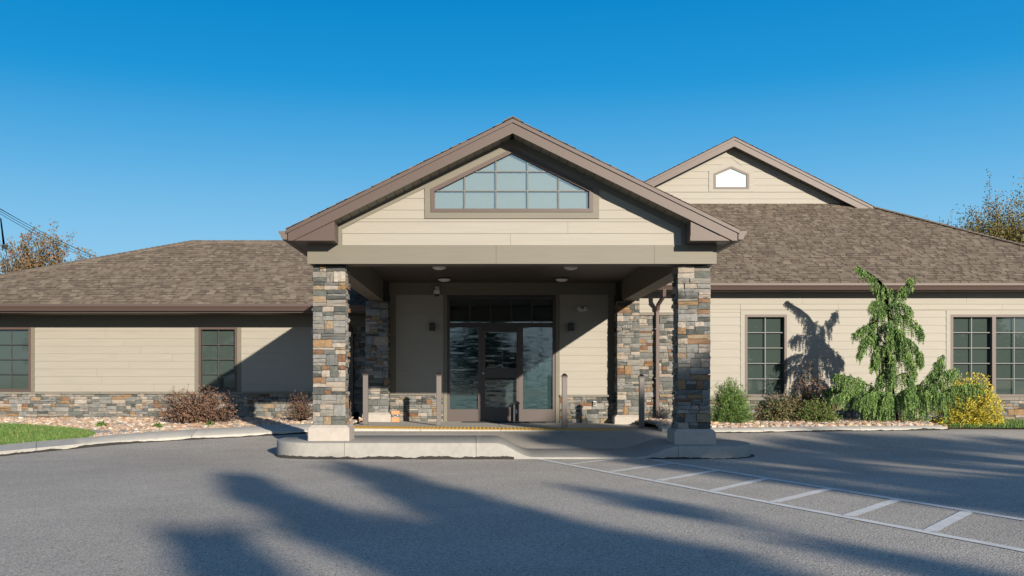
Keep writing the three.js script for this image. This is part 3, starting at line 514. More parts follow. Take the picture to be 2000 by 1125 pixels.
{
  const rf = part('roof', building), ye = 3.30, ze = -6.73, yt = 5.89, zt = ZGW, x0 = 3.0, x1 = 14.66, xt = x1 - (ze - zt);
  const A = V(x0, ye, ze), B = V(x1, ye, ze), C = V(xt, yt, zt), D = V(x0, yt, zt), sl = Math.hypot(yt - ye, zt - ze), v = V(0, yt - ye, zt - ze).normalize();
  obj('deck', merge([slabBelow([A, B, C, D], .03), slabBelow([B, V(x1, ye, -22), V(xt, yt, -17), C], .03)]), M.soffit, rf);
  obj('shingles', shingles(A, V(1, 0, 0), v, () => 0, q => lerp(x1 - x0, xt - x0, q / sl), sl, 102), M.shingle, rf).userData.kind = 'stuff';
  obj('hip_cap', capRow(B, C, V(-.8, -.1, .6).normalize(), V(.65, -.3, -.7).normalize()), M.shingle, rf).userData.kind = 'stuff';
  obj('fascia', box(x0, x1, 3.14, 3.28, ze - .01, ze + .012), M.bronze, rf);
  obj('gutter', prismX(kGutter, x0, x1), M.bronze, rf).position.set(0, 3.27, ze + .014);
  obj('drip_edge', box(x0, x1, 3.276, 3.291, ze + .012, ze + .04), M.taupe, rf);
  const so = []; for (let x = x0; x < x1 - .05; x += .2) so.push(box(x + .004, Math.min(x1, x + .2) - .004, 3.13, 3.14, ZR - .02, ze)); obj('soffit', merge(so), M.soffit, rf);
  // upper gable on the right wing
  const cx = 6.2, ya = 7.594, yo = x => ya - .5 * Math.abs(x - cx), hw = 3.77, zf = ZGW + .36;
  const gw = part('upper_gable', building);
  obj('wall', prism([[cx - 3.3, 5.80], [cx + 3.3, 5.80], [cx, yo(cx) - .2]], ZGW - .2, ZGW), M.trimRight, gw);
  const wx0 = cx - .60, wx1 = cx + .60, wy0 = 6.20;                                                  // window with its casing
  const e = .183; for (let y = 5.84; y < 7.38; y += e) {
    const yb = Math.max(y, 5.84), y1 = Math.min(y + e, 7.36), lim = yy => (ya - .30 - yy) / .5; const hb = Math.max(.02, lim(yb)), ht = Math.max(.01, lim(y1));
    const wl = yy => yy < wy0 ? null : yy < 6.78 ? .60 : Math.max(0, .60 - (yy - 6.78) / .45);
    const a = wl(yb + .001), b = wl(y1 - .001); if ((a === null && b === null) || (a !== null && a <= 0) || yb >= 7.02) board(cx - hb, cx + hb, cx - ht, cx + ht, yb, y1, ZGW, gw);
    else if (a === null) { board(cx - hb, cx + hb, cx - lim(wy0), cx + lim(wy0), yb, wy0, ZGW, gw); board(cx - lim(wy0), cx - .6, cx - ht, cx - .6, wy0, y1, ZGW, gw); board(cx + .6, cx + lim(wy0), cx + .6, cx + ht, wy0, y1, ZGW, gw); }
    else { board(cx - hb, cx - a, cx - ht, cx - b, yb, y1, ZGW, gw); board(cx + a, cx + hb, cx + b, cx + ht, yb, y1, ZGW, gw); }
  }
  for (const s of [-1, 1]) {
    const L = hw + .0;
    obj('rake_trim', prism([[cx, yo(cx) - .20], [cx + s * 3.35, yo(cx + 3.35) - .20], [cx + s * 3.35, yo(cx + 3.35) - .305], [cx, yo(cx) - .305]], ZGW, ZGW + .024), M.trimRight, gw);
    obj('rake_fascia', prism([[cx, ya - .075], [cx + s * L, yo(cx + L) - .075], [cx + s * L, yo(cx + L) - .245], [cx, ya - .245]], zf - .03, zf), M.bronze, gw);
    obj('rake_mould', prism([[cx, ya - .014], [cx + s * L, yo(cx + L) - .014], [cx + s * L, yo(cx + L) - .078], [cx, ya - .078]], zf - .03, zf + .022), M.bronze, gw);
    for (let x = .02; x < 3.6; x += .2) obj('soffit_board', prism([[cx + s * x, yo(cx + x) - .2], [cx + s * (x + .19), yo(cx + x + .19) - .2], [cx + s * (x + .19), yo(cx + x + .19) - .215], [cx + s * x, yo(cx + x) - .215]], ZGW + .026, zf - .032), M.soffit, gw);
    const o = V(cx + s * L, yo(cx + L), s > 0 ? zf + .03 : -19), vv = V(-s * L, ya - yo(cx + L), 0), sl2 = vv.length();
    obj('deck', slabBelow([V(cx, ya, zf), V(cx + s * L, yo(cx + L), zf), V(cx + s * L, yo(cx + L), -19), V(cx, ya, -19)].map(p => p.add(V(0, -.012, 0))), .05), M.soffit, gw);
    obj('shingles', shingles(o, V(0, 0, s > 0 ? -1 : 1), vv.normalize(), () => 0, () => 19 + zf + .03, sl2, 103 + s), M.shingle, gw).userData.kind = 'stuff';
  }
  const pent = (h, b, sd, ap) => [[cx - h, b], [cx + h, b], [cx + h, sd], [cx, ap], [cx - h, sd]];
  const gwd = part('window', building);
  obj('casing', prism(pent(.598, 6.205, 6.775, 7.035), ZGW, ZGW + .03, [pent(.478, 6.276, 6.687, 6.894)]), M.trimRight, gwd);
  obj('frame', prism(pent(.476, 6.278, 6.685, 6.892), ZGW - .03, ZGW + .034, [pent(.41, 6.335, 6.655, 6.83)]), M.taupe, gwd);
  obj('pane', prism(pent(.41, 6.335, 6.655, 6.83), ZGW + .008, ZGW + .012), M.glass, gwd);
  obj('blind', prism(pent(.41, 6.335, 6.655, 6.83), ZGW + .001, ZGW + .004), M.whitePanel, gwd);
}
// ---- downspouts
function downspout(path, foot) { const d = part('downspout', building), list = []; for (let i = 0; i + 1 < path.length; i++) { const a = path[i], b = path[i + 1], L = a.distanceTo(b) + .03, g = new RoundedBoxGeometry(.08, L, .06, 2, .01), q = new THREE.Quaternion().setFromUnitVectors(V(0, 1, 0), V().subVectors(b, a).normalize()); g.applyQuaternion(q); g.translate((a.x + b.x) / 2, (a.y + b.y) / 2, (a.z + b.z) / 2); list.push(g); } obj('pipe', merge(list), M.bronze, d); for (const y of foot) obj('strap', box(path[path.length - 1].x - .06, path[path.length - 1].x + .06, y, y + .025, path[path.length - 1].z - .05, path[path.length - 1].z + .036), M.bronze, d); }
downspout([V(3.52, 3.15, -6.66), V(3.52, 3.02, -6.68), V(3.45, 2.85, -7.02), V(3.44, 2.72, -7.07), V(3.44, .26, -7.07)], [2.3, 1.2]);
downspout([V(-3.5, 2.73, -7.23), V(-3.5, 2.6, -7.3), V(-3.5, 2.3, -8.2), V(-3.5, .27, -8.24)], [2.0, 1.0]);

// ---------------------------------------------------------------- entrance canopy
const canopy = thing('entrance_canopy', 'gabled entrance canopy with a peaked gable window on four ledgestone columns', 'canopy');
const HW = 3.34, YA = 5.04, yTop = x => YA - .49 * Math.abs(x), ZW = .14, ZFA = .60;
function column(x, zFront, yBase, plinthH, seed, wall) {
  const c = part('column', canopy), h = 2.935 - yBase - plinthH, y0 = yBase + plinthH, w = .5, dep = wall ? .44 : .5;
  const pw = wall ? .64 : .635; const pd = wall ? .52 : pw, rings = [[0, -.05], [0, plinthH - .05], [.006, plinthH - .042], [.042, plinthH - .006], [.05, plinthH]], pp = [], pid = [], puv = []; rings.forEach(([q, yy]) => { const a = pw / 2 - q, b = pd / 2 - q, k = .012; for (const [sx, sz] of [[-a + k, b], [a - k, b], [a, b - k], [a, -b + k], [a - k, -b], [-a + k, -b], [-a, -b + k], [-a, b - k]]) { pp.push(sx, yy, sz); puv.push(sx + sz, yy); } }); for (let i = 0; i < 4; i++) for (let j = 0; j < 8; j++) { const a = i * 8 + j, b = i * 8 + (j + 1) % 8; pid.push(a, b, a + 8, b, b + 8, a + 8); } for (let j = 1; j < 7; j++) pid.push(32, 32 + j, 33 + j); let pg = new THREE.BufferGeometry(); pg.setAttribute('position', new THREE.Float32BufferAttribute(pp, 3)); pg.setAttribute('uv', new THREE.Float32BufferAttribute(puv, 2)); pg.setIndex(pid); pg = pg.toNonIndexed(); pg.computeVertexNormals(); pg.translate(x, yBase, zFront - dep / 2 + (wall ? .02 : 0));
  const pl = obj('plinth', pg, M.plinth, c);
  obj('core', box(x - w / 2 + .045, x + w / 2 - .045, y0 - .01, 2.935, zFront - dep + .02, zFront - .045), M.mortar, c);
  stoneFace(c, [x - w / 2, y0, zFront - .03], 0, w, h, seed);
  const inner = x < 0 ? 1 : -1;
  stoneFace(c, inner > 0 ? [x + w / 2 - .03, y0, zFront - .06] : [x - w / 2 + .03, y0, zFront - dep + .02], inner * Math.PI / 2, dep - .08, h, seed + 1, wall);
  stoneFace(c, inner < 0 ? [x + w / 2 - .03, y0, zFront - .06] : [x - w / 2 + .03, y0, zFront - dep + .02], -inner * Math.PI / 2, dep - .08, h, seed + 2, true);
  if (!wall) stoneFace(c, [x + w / 2 - .03, y0, zFront - dep + .03], Math.PI, w - .06, h, seed + 3, true);
}
column(-2.795, 0, .247, .243, 201, false); column(2.80, 0, .197, .232, 211, false);
column(-2.795, -7.05, walkY(-2.8), .205, 221, true); column(2.795, -7.05, walkY(2.8), .205, 231, true);
{
  const t = part('header_beam', canopy);
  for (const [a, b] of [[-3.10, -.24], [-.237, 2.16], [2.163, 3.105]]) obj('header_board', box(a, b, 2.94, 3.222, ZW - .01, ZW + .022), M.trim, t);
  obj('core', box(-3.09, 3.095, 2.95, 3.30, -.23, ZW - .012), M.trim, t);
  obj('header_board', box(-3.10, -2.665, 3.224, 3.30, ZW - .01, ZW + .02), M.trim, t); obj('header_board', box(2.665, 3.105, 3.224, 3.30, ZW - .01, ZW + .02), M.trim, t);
  obj('header_board', box(-2.55, 2.55, 2.942, 2.949, -.24, ZW - .012), M.soffit, t);
  for (const s of [-1, 1]) obj('side_beam', box(s < 0 ? -2.955 : 2.66, s < 0 ? -2.66 : 2.955, 2.94, 3.40, -7.2, -.235), M.trim, canopy);
  const cb = []; for (let z = -.24; z > -7.46; z -= .11) cb.push(box(-2.66, 2.66, 3.38, 3.40, Math.max(-7.48, z - .11) + .003, z - .003)); cb.push(box(-2.8, 2.8, 3.401, 3.42, -7.49, -.2)); obj('ceiling', merge(cb), M.ceiling, canopy);
  // gable wall
  const g = part('gable_wall', canopy);
  obj('wall', prism([[-2.65, 3.2], [2.65, 3.2], [2.65, yTop(2.65) - .2], [0, yTop(0) - .2], [-2.65, yTop(2.65) - .2]], -.05, ZW - .004, [[[-1.2, 3.75], [1.2, 3.75], [1.2, 4.06], [0, 4.66], [-1.2, 4.06]]]), M.siding, g);
  const lim = y => (YA - .305 - y) / .49, X = 2.575, WX = 1.323, WB = 3.628;
  for (let k = 0; k < 6; k++) {
    const y = 3.224 + k * EXP, y1 = y + EXP, hb = Math.min(X, lim(y)), ht = Math.min(X, lim(y1)); if (hb < WX) break;
    const cuts = k === 0 ? [-.02] : k === 1 ? [.85] : [];
    const ex = (b0, b1, t0, t1, a, b) => { if (b1 - b0 > .01) board(b0, b1, t0, t1, a, b, ZW - .004, g); };
    if (y1 <= WB) { let p = -hb, q = -ht; for (const c of cuts) { ex(p, c, q, c, y, y1); p = q = c; } ex(p, hb, q, ht, y, y1); }
    else if (y < WB) { const hm = Math.min(X, lim(WB)); ex(-hb, hb, -hm, hm, y, WB - .001); ex(-hm, -WX, -ht, -WX, WB - .001, y1); ex(WX, hm, WX, ht, WB - .001, y1); }
    else if (ht < WX) { const yy = YA - .305 - .49 * WX; ex(-hb, -WX, -WX, -WX, y, yy); ex(WX, hb, WX, WX, y, yy); }
    else { ex(-hb, -WX, -ht, -WX, y, y1); ex(WX, hb, WX, ht, y, y1); }
  }
  for (const s of [-1, 1]) {
    const q = pts => pts.map(([a, b]) => [s * a, b]);
    obj('corner_board', prism(q([[2.577, 3.224], [2.66, 3.224], [2.66, yTop(2.66) - .212], [2.577, yTop(2.577) - .212]]), ZW - .004, ZW + .021), M.trim, g);
    obj('rake_trim', prism(q([[0, yTop(0) - .212], [2.575, yTop(2.575) - .212], [2.575, yTop(2.575) - .305], [WX, yTop(WX) - .305], [WX, 4.126], [0, 4.775]]), ZW - .004, ZW + .024), M.trim, g);
  }
  const pent = (h, b, sd, ap) => [[-h, b], [h, b], [h, sd], [0, ap], [-h, sd]];
  const w = part('gable_window', canopy);
  obj('casing', prism([[-1.323, 3.628], [1.323, 3.628], [1.323, 4.124], [0, 4.772], [-1.323, 4.124]], ZW - .004, ZW + .027, [pent(1.231, 3.721, 4.077, 4.687)]), M.trim, w);
  obj('frame', prism(pent(1.23, 3.722, 4.076, 4.685), ZW - .07, ZW + .04, [pent(1.172, 3.775, 4.037, 4.62)]), M.bronze, w);
  const zg = ZW - .02, xs = [-1.172, -.715, -.24, .24, .715, 1.172], ys = [3.775, 4.05, 4.346, 4.62], roofY = x => 4.62 - (4.62 - 4.037) / 1.172 * Math.abs(x), roofX = y => 1.172 * (4.62 - y) / (4.62 - 4.037);
  for (let i = 1; i < 5; i++) obj('muntin', box(xs[i] - .009, xs[i] + .009, 3.775, roofY(xs[i]), zg, zg + .02), M.muntin, w);
  for (let j = 1; j < 3; j++) { const e = Math.min(1.172, roofX(ys[j])); obj('muntin', box(-e, e, ys[j] - .008, ys[j] + .008, zg, zg + .017), M.muntin, w); }
  for (let i = 0; i < 5; i++) for (let j = 0; j < 3; j++) {        // panes clipped to the slope
    const a = xs[i] + .013, b = xs[i + 1] - .013, c = ys[j] + .011, d = ys[j + 1] - .011; let poly = [[a, c], [b, c], [b, d], [a, d]];
    const keep = p => roofY(p[0]) - p[1]; let out = [], src = poly; if (i === 2) { src = [[a, c], [b, c], [b, d], [0, d], [a, d]]; }
    for (let k = 0; k < src.length; k++) { const p = src[k], q = src[(k + 1) % src.length], kp = keep(p), kq = keep(q); if (kp >= 0) out.push(p); if (kp * kq < 0) { const t = kp / (kp - kq); out.push([lerp(p[0], q[0], t), lerp(p[1], q[1], t)]); } }
    if (out.length > 2) obj('pane', prism(out, zg - .004, zg), M.coatGlass, w);
  }
  obj('backing', prism(pent(1.19, 3.76, 4.045, 4.64), zg - .045, zg - .03), M.gableSkyPanel, w);  // added pale board, its colour standing in for sky mirrored in the glass
  // rakes, returns, soffits, eaves
  const rf = part('roof', canopy);
  for (const s of [-1, 1]) {
    const q = pts => pts.map(([a, b]) => [s * a, b]);
    obj('rake_fascia', prism(q([[0, yTop(0) - .072], [3.31, yTop(3.31) - .072], [3.31, 3.233], [3.24, 3.233], [0, yTop(0) - .225]]), ZFA - .03, ZFA), M.bronze, canopy);
    obj('rake_mould', prism(q([[0, YA - .014], [HW, yTop(HW) - .014], [HW, yTop(HW) - .07], [0, YA - .07]]), ZFA - .03, ZFA + .022), M.bronze, canopy);
    obj('eave_return', prism(q([[3.22, 3.235], [2.63, 3.235], [2.63, yTop(2.63) - .2], [3.22, yTop(3.22) - .2]]), ZW + .024, ZFA - .034), M.bronze, canopy);
    obj('return_band', box(s < 0 ? -3.2 : 2.622, s < 0 ? -2.622 : 3.2, 3.236, 3.305, ZFA - .034, ZFA - .026), M.bronze, canopy);
    for (let x = .03; x < 2.6; x += .133) obj('soffit_board', prism(q([[x, yTop(x) - .198], [x + .125, yTop(x + .125) - .198], [x + .125, yTop(x + .125) - .212], [x, yTop(x) - .212]]), ZW + .001, ZFA - .031), M.trim, canopy);
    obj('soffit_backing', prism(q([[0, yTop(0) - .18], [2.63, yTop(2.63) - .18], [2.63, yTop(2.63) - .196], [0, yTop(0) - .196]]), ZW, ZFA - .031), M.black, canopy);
    const eb = []; for (let z = ZFA - .04; z > -8.4; z -= .1) eb.push(box(s < 0 ? -3.30 : 2.957, s < 0 ? -2.957 : 3.30, 3.24, 3.25, z - .095, z)); obj('eave_soffit', merge(eb), M.soffit, canopy);
    const ez = s < 0 ? -8.3 : -6.85;
    obj('eave_fascia', box(s < 0 ? -3.325 : 3.3, s < 0 ? -3.3 : 3.325, 3.235, 3.385, ez, ZFA - .032), M.bronze, canopy);
    const gg = prism(kGutter.map(([a, b]) => [s * a, b]), ez, ZFA - .01); const gu = obj('gutter', gg, M.bronze, canopy); gu.position.set(s * 3.327, 3.375, 0);
    obj('gutter_cap', prism([[0, 0], [0, -.125], [.07, -.125], [.105, -.05], [.125, -.03], [.125, 0]].map(([a, b]) => [s * a, b]), ZFA - .012, ZFA - .006), M.taupe, canopy).position.set(s * 3.327, 3.375, 0);
    const zb = -11.4, P = [V(0, YA, ZFA), V(s * HW, yTop(HW), ZFA), V(s * HW, yTop(HW), zb), V(0, YA, zb)].map(p => p.add(V(0, -.012, 0)));
    obj('deck', slabBelow(P, .055), M.soffit, rf);
    const vv = V(-s * HW, YA - yTop(HW), 0), len = vv.length(), o = V(s * HW, yTop(HW) - .008, s > 0 ? ZFA + .03 : zb);
    obj('shingles', shingles(o, V(0, 0, s > 0 ? -1 : 1), vv.normalize(), () => 0, () => ZFA + .03 - zb, len, 111 + s), M.shingle, rf).userData.kind = 'stuff';
  }
  obj('ridge_cap', capRow(V(0, YA - .012, ZFA + .035), V(0, YA - .012, -11.4), V(.9, -.44, 0), V(-.9, -.44, 0)), M.shingle, rf).userData.kind = 'stuff';
}
// ---------------------------------------------------------------- fixtures at the entrance
{
  const spots = [[-1.345, -5.45, 'brown square bollard between the parcel and the doors'], [-2.86, -5.45, 'brown square bollard beside the black drain elbow'], [1.23, -5.25, 'brown square bollard below the twin-head light'], [2.76, -4.95, 'brown square bollard beside the rear column with the downspout']];
  const proto = new THREE.Group();
  obj('post', new RoundedBoxGeometry(.105, 1.03, .105, 2, .008).translate(0, .515, 0), M.post, proto);
  const cap = new THREE.CylinderGeometry(.028, .088, .05, 4, 1); cap.rotateY(Math.PI / 4); cap.translate(0, 1.075, 0); obj('cap', merge([cap, box(-.064, .064, 1.022, 1.05, -.064, .064)]), M.bronzeDark, proto);
  obj('base_plate', box(-.06, .06, 0, .008, -.06, .06), M.bronzeDark, proto);
  for (const [x, z, label] of spots) { const b = proto.clone(); b.name = numbered('bollard'); b.position.set(x, walkY(x), z); b.userData = { label, category: 'bollard', group: 'bollards before the entrance' }; scene.add(b); }
  for (const [x, label] of [[-1.58, 'black box wall lamp on the siding under the security camera'], [1.548, 'black box wall lamp on the siding under the twin-head light']]) {
    const t = thing('wall_lamp', label, 'wall lamp', [x, 2.37, ZE + .016], 'box lamps beside the doors');
    obj('housing', new RoundedBoxGeometry(.125, .185, .12, 2, .006).translate(0, 0, .075), M.black, t); obj('back_plate', box(-.05, .05, -.06, .06, 0, .015), M.black, t); obj('lens', box(-.045, .045, -.0965, -.0925, .035, .115), M.lampWhite, t);
  }
  const lamps = [[-1.27, -6.4, 'dome ceiling lamp beside the security camera'], [1.26, -6.4, 'dome ceiling lamp above the twin-head emergency light'], [-1.28, -4.04, 'dome ceiling lamp in the middle row on the lawn side'], [1.256, -4.04, 'dome ceiling lamp in the middle row on the cedar side']];
  for (const [x, z, label] of lamps) { const t = thing('ceiling_lamp', 'white ' + label, 'ceiling lamp', [x, 3.378, z], 'dome lamps on the canopy ceiling'); obj('rim', new THREE.CylinderGeometry(.15, .15, .025, 28).translate(0, -.013, 0), M.bronzeDark, t); obj('bowl', new THREE.SphereGeometry(.135, 28, 10, 0, Math.PI * 2, Math.PI / 2, Math.PI / 2).scale(1, .42, 1).translate(0, -.025, 0), M.lampWhite, t); }
  { const t = thing('security_camera', 'white dome security camera on the board above the siding', 'camera', [-1.475, 3.2, ZE + .03]); obj('bracket', new RoundedBoxGeometry(.1, .09, .06, 2, .01).translate(0, .05, .03), M.lampWhite, t); obj('body', new THREE.CylinderGeometry(.075, .08, .085, 24).translate(0, -.045, .1), M.lampWhite, t); obj('arm', box(-.03, .03, -.01, .05, .03, .12), M.lampWhite, t); obj('dome', new THREE.SphereGeometry(.055, 20, 10, 0, Math.PI * 2, Math.PI / 2, Math.PI / 2).translate(0, -.088, .1), new THREE.MeshStandardMaterial({ color: lin(.01, .01, .012), roughness: .08 }), t); }
  { const t = thing('emergency_light', 'small twin-head emergency light on the siding', 'light', [1.80, 2.76, ZE + .016]); obj('box_body', new RoundedBoxGeometry(.07, .07, .04, 2, .008).translate(0, 0, .02), M.lampWhite, t); for (const s of [-1, 1]) { const h = new THREE.CylinderGeometry(.052, .035, .07, 18); h.rotateX(Math.PI / 2 - .35); h.rotateY(s * .5); h.translate(s * .065, .012, .08); obj('lamp_head', h, M.lampWhite, t); } }
  { const t = thing('outlet_box', 'grey weatherproof outlet box on the stone base', 'outlet', [2.085, .645, ZE + .055]); obj('cover', new RoundedBoxGeometry(.075, .12, .05, 2, .01), M.lampWhite, t); obj('lid_edge', box(-.03, .03, -.045, .045, .0255, .03), M.cap, t); }
  { const y = walkY(-2.38), t = thing('cardboard_box', 'small brown parcel with dark printed tape beside the column plinth', 'box', [-2.375, y, -7.05]); obj('carton', new RoundedBoxGeometry(.18, .25, .15, 1, .004).translate(0, .125, 0), M.carton, t);
    const tp = document.createElement('canvas'); tp.width = 128; tp.height = 48; const c = tp.getContext('2d'); c.fillStyle = '#1f3440'; c.fillRect(0, 0, 128, 48); c.strokeStyle = '#d8e0e2'; c.lineWidth = 5; c.beginPath(); c.moveTo(18, 18); c.quadraticCurveTo(60, 48, 104, 20); c.stroke(); c.beginPath(); c.moveTo(92, 14); c.lineTo(108, 16); c.lineTo(102, 30); c.stroke();
    const tt = new THREE.CanvasTexture(tp); tt.colorSpace = THREE.SRGBColorSpace; const pg = new THREE.PlaneGeometry(.176, .055); pg.translate(0, .135, .0765); obj('tape', pg, new THREE.MeshStandardMaterial({ map: tt, roughness: .5 }), t); }
  { const x = -.02, t = obj('door_mat', box(-.55, 1.35, 0, .012, -.42, 0), std([.035, .033, .032], 1, { bumpMap: tFine, bumpScale: .004 }), scene); t.position.set(-.35, walkY(0) + .008, -6.98); tag(t, 'thin dark doormat on the walk before the doors', 'doormat'); }
  { const t = thing('door_operator', 'small black box post at the foot of the door', 'door stop', [.30, walkY(.3), ZE + .06]); obj('body', new RoundedBoxGeometry(.12, .4, .09, 2, .012).translate(0, .2, 0), M.black, t); obj('label_plate', box(-.0, .03, .2, .29, .0455, .048), M.lampWhite, t); }
  { const t = obj('drain_elbow', tube([V(0, .2, -.12), V(.0, .16, 0), V(.02, .06, .12), V(.03, .045, .3)], .06, .055, 12, 12), M.black, scene); t.position.set(-3.16, .24, -6.3); tag(t, 'black plastic drain elbow among the rocks beside the walk', 'drain pipe'); }
}
// ---------------------------------------------------------------- plants
// weeping cedar
{
  const base = V(7.83, .27, -5.15), P = (x, y, z = 0) => V((x - 1737) / 96, (825 - y) / 96, z), r = rand(1201);
  const t = thing('weeping_cedar', 'tall weeping cedar with drooping green sprays before the tan siding', 'tree', [base.x, base.y, base.z]);
  const trunk = [P(1737, 828), P(1741, 770, .03), P(1734, 700, -.03), P(1739, 640), P(1735, 595), P(1728, 560), P(1712, 541), P(1692, 527), P(1674, 516)];
  const br = [
    [P(1738, 600), P(1752, 572), P(1768, 554), P(1782, 535)], [P(1733, 610), P(1718, 588, .1), P(1703, 585, .16), P(1694, 596, .2)], [P(1736, 600), P(1748, 590, .15), P(1762, 595, .22), P(1768, 606, .24)],
    [P(1735, 655), P(1708, 628, .05), P(1684, 634, .1), P(1666, 648, .1)], [P(1733, 672), P(1705, 650, .1), P(1682, 660, .2), P(1671, 690, .22)], [P(1738, 622), P(1764, 612, .05), P(1788, 630, .08), P(1797, 650, .08)],
    [P(1740, 655), P(1768, 656, .06), P(1790, 680, .1), P(1795, 708, .1)], [P(1736, 690), P(1712, 672, .2), P(1700, 690, .25), P(1697, 720, .27)], [P(1738, 690), P(1758, 680, .2), P(1770, 700, .25), P(1774, 730, .25)],
    [P(1737, 640), P(1728, 625, .25), P(1724, 640, .36), P(1722, 680, .38)], [P(1737, 650), P(1746, 640, .28), P(1750, 660, .36), P(1752, 700, .38)], [P(1736, 700), P(1730, 690, .3), P(1727, 710, .4), P(1726, 750, .42)],
    [P(1737, 600), P(1725, 600, -.2), P(1715, 620, -.3), P(1712, 650, -.32)], [P(1738, 640), P(1752, 630, -.25), P(1765, 650, -.35), P(1768, 690, -.36)],
    [P(1739, 772), P(1700, 752, .1), P(1660, 733, .15), P(1622, 727, .18)], [P(1739, 790), P(1695, 768, .25), P(1650, 758, .4), P(1618, 770, .45)], [P(1739, 780), P(1705, 765, .4), P(1675, 762, .6), P(1655, 775, .65)],
    [P(1741, 780), P(1785, 755, .05), P(1822, 715, .1), P(1838, 690, .1)], [P(1741, 785), P(1795, 762, .2), P(1832, 728, .25), P(1852, 716, .25)], [P(1741, 790), P(1810, 768, .35), P(1862, 748, .4), P(1897, 750, .4)],
    [P(1741, 785), P(1775, 765, .35), P(1800, 758, .5), P(1815, 768, .52)], [P(1739, 785), P(1745, 762, .4), P(1752, 758, .6), P(1757, 770, .66)], [P(1739, 785), P(1722, 768, .35), P(1712, 762, .55), P(1705, 772, .6)],
    [P(1740, 780), P(1770, 760, -.2), P(1810, 750, -.35), P(1840, 755, -.4)], [P(1739, 780), P(1700, 760, -.25), P(1650, 750, -.4), P(1630, 760, -.45)],
    [P(1739, 740), P(1720, 722, .2), P(1708, 730, .3), P(1703, 750, .32)], [P(1739, 740), P(1757, 725, .2), P(1768, 740, .28), P(1772, 760, .3)],
  ];
  const wood = [tube(trunk, .075, .012, 8)]; for (const b of br) wood.push(tube(b, .014, .004, 5)); 
  for (let k = 0; k < 3; k++) wood.push(tube([P(1720 + k * 14, 828, .1), P(1722 + k * 12, 790, .12), P(1735, 745, .03)], .03, .02, 6));
  obj('trunk', merge(wood), M.barkRed, t);
  const S = new Soup(), cols = [[.085, .16, .034], [.115, .20, .046], [.055, .11, .026], [.15, .23, .055]];
  const spray = (p, L, out) => {                              // one hanging spray
    const c = cols[Math.floor(r() * 4)], n = Math.max(4, Math.round(L / .045)), sway = V((r() - .5) * .25 + out.x * .25, 0, (r() - .5) * .25 + out.z * .25); let q = p.clone();
    for (let i = 0; i < n; i++) {
      const f = i / n, d = V(sway.x * (1 - f), -.55 - f, sway.z * (1 - f)).normalize(); const nx = q.clone().addScaledVector(d, L / n);
      const wv = .042 * (1 - f * .7) + .012; const a = r() * 6.28;
      for (const s of [0, 2.1, 4.2]) { const sd = V(Math.cos(a + s), -.9 - r() * .8, Math.sin(a + s)).normalize(); leafQuad(S, q, sd, rv(r), wv * (1 + r() * .7), .013 + r() * .006, jit(c, r)); }
      leafQuad(S, q, d, V(Math.cos(a), 0, Math.sin(a)), L / n * 1.5, .015, jit(c, r)); q = nx;
    }
  };
  const along = (pts, dens, l0, l1, spread) => { const c = new THREE.CatmullRomCurve3(pts), len = c.getLength(), n = Math.ceil(len * dens); for (let i = 0; i < n; i++) { const f = .12 + .88 * Math.pow(r(), .8), p = c.getPoint(f), tg = c.getTangent(f); p.add(V((r() - .5) * spread, (r() - .5) * spread * .6, (r() - .5) * spread)); let L = lerp(l0, l1, r()) * (1 - f * .72); if (p.y - L < .0) L = Math.max(.06, p.y - r() * .12); spray(p, L, tg); } };
  along(trunk.slice(4), 85, .08, .5, .06); along(trunk.slice(1, 6), 70, .25, .6, .32);
  br.forEach((b, i) => i >= 14 && i < 25 ? along(b, 88, .2, .85, .15) : along(b, 84, .14, .7, .11));
  obj('foliage', S.geo(), M.leaf, t);
}
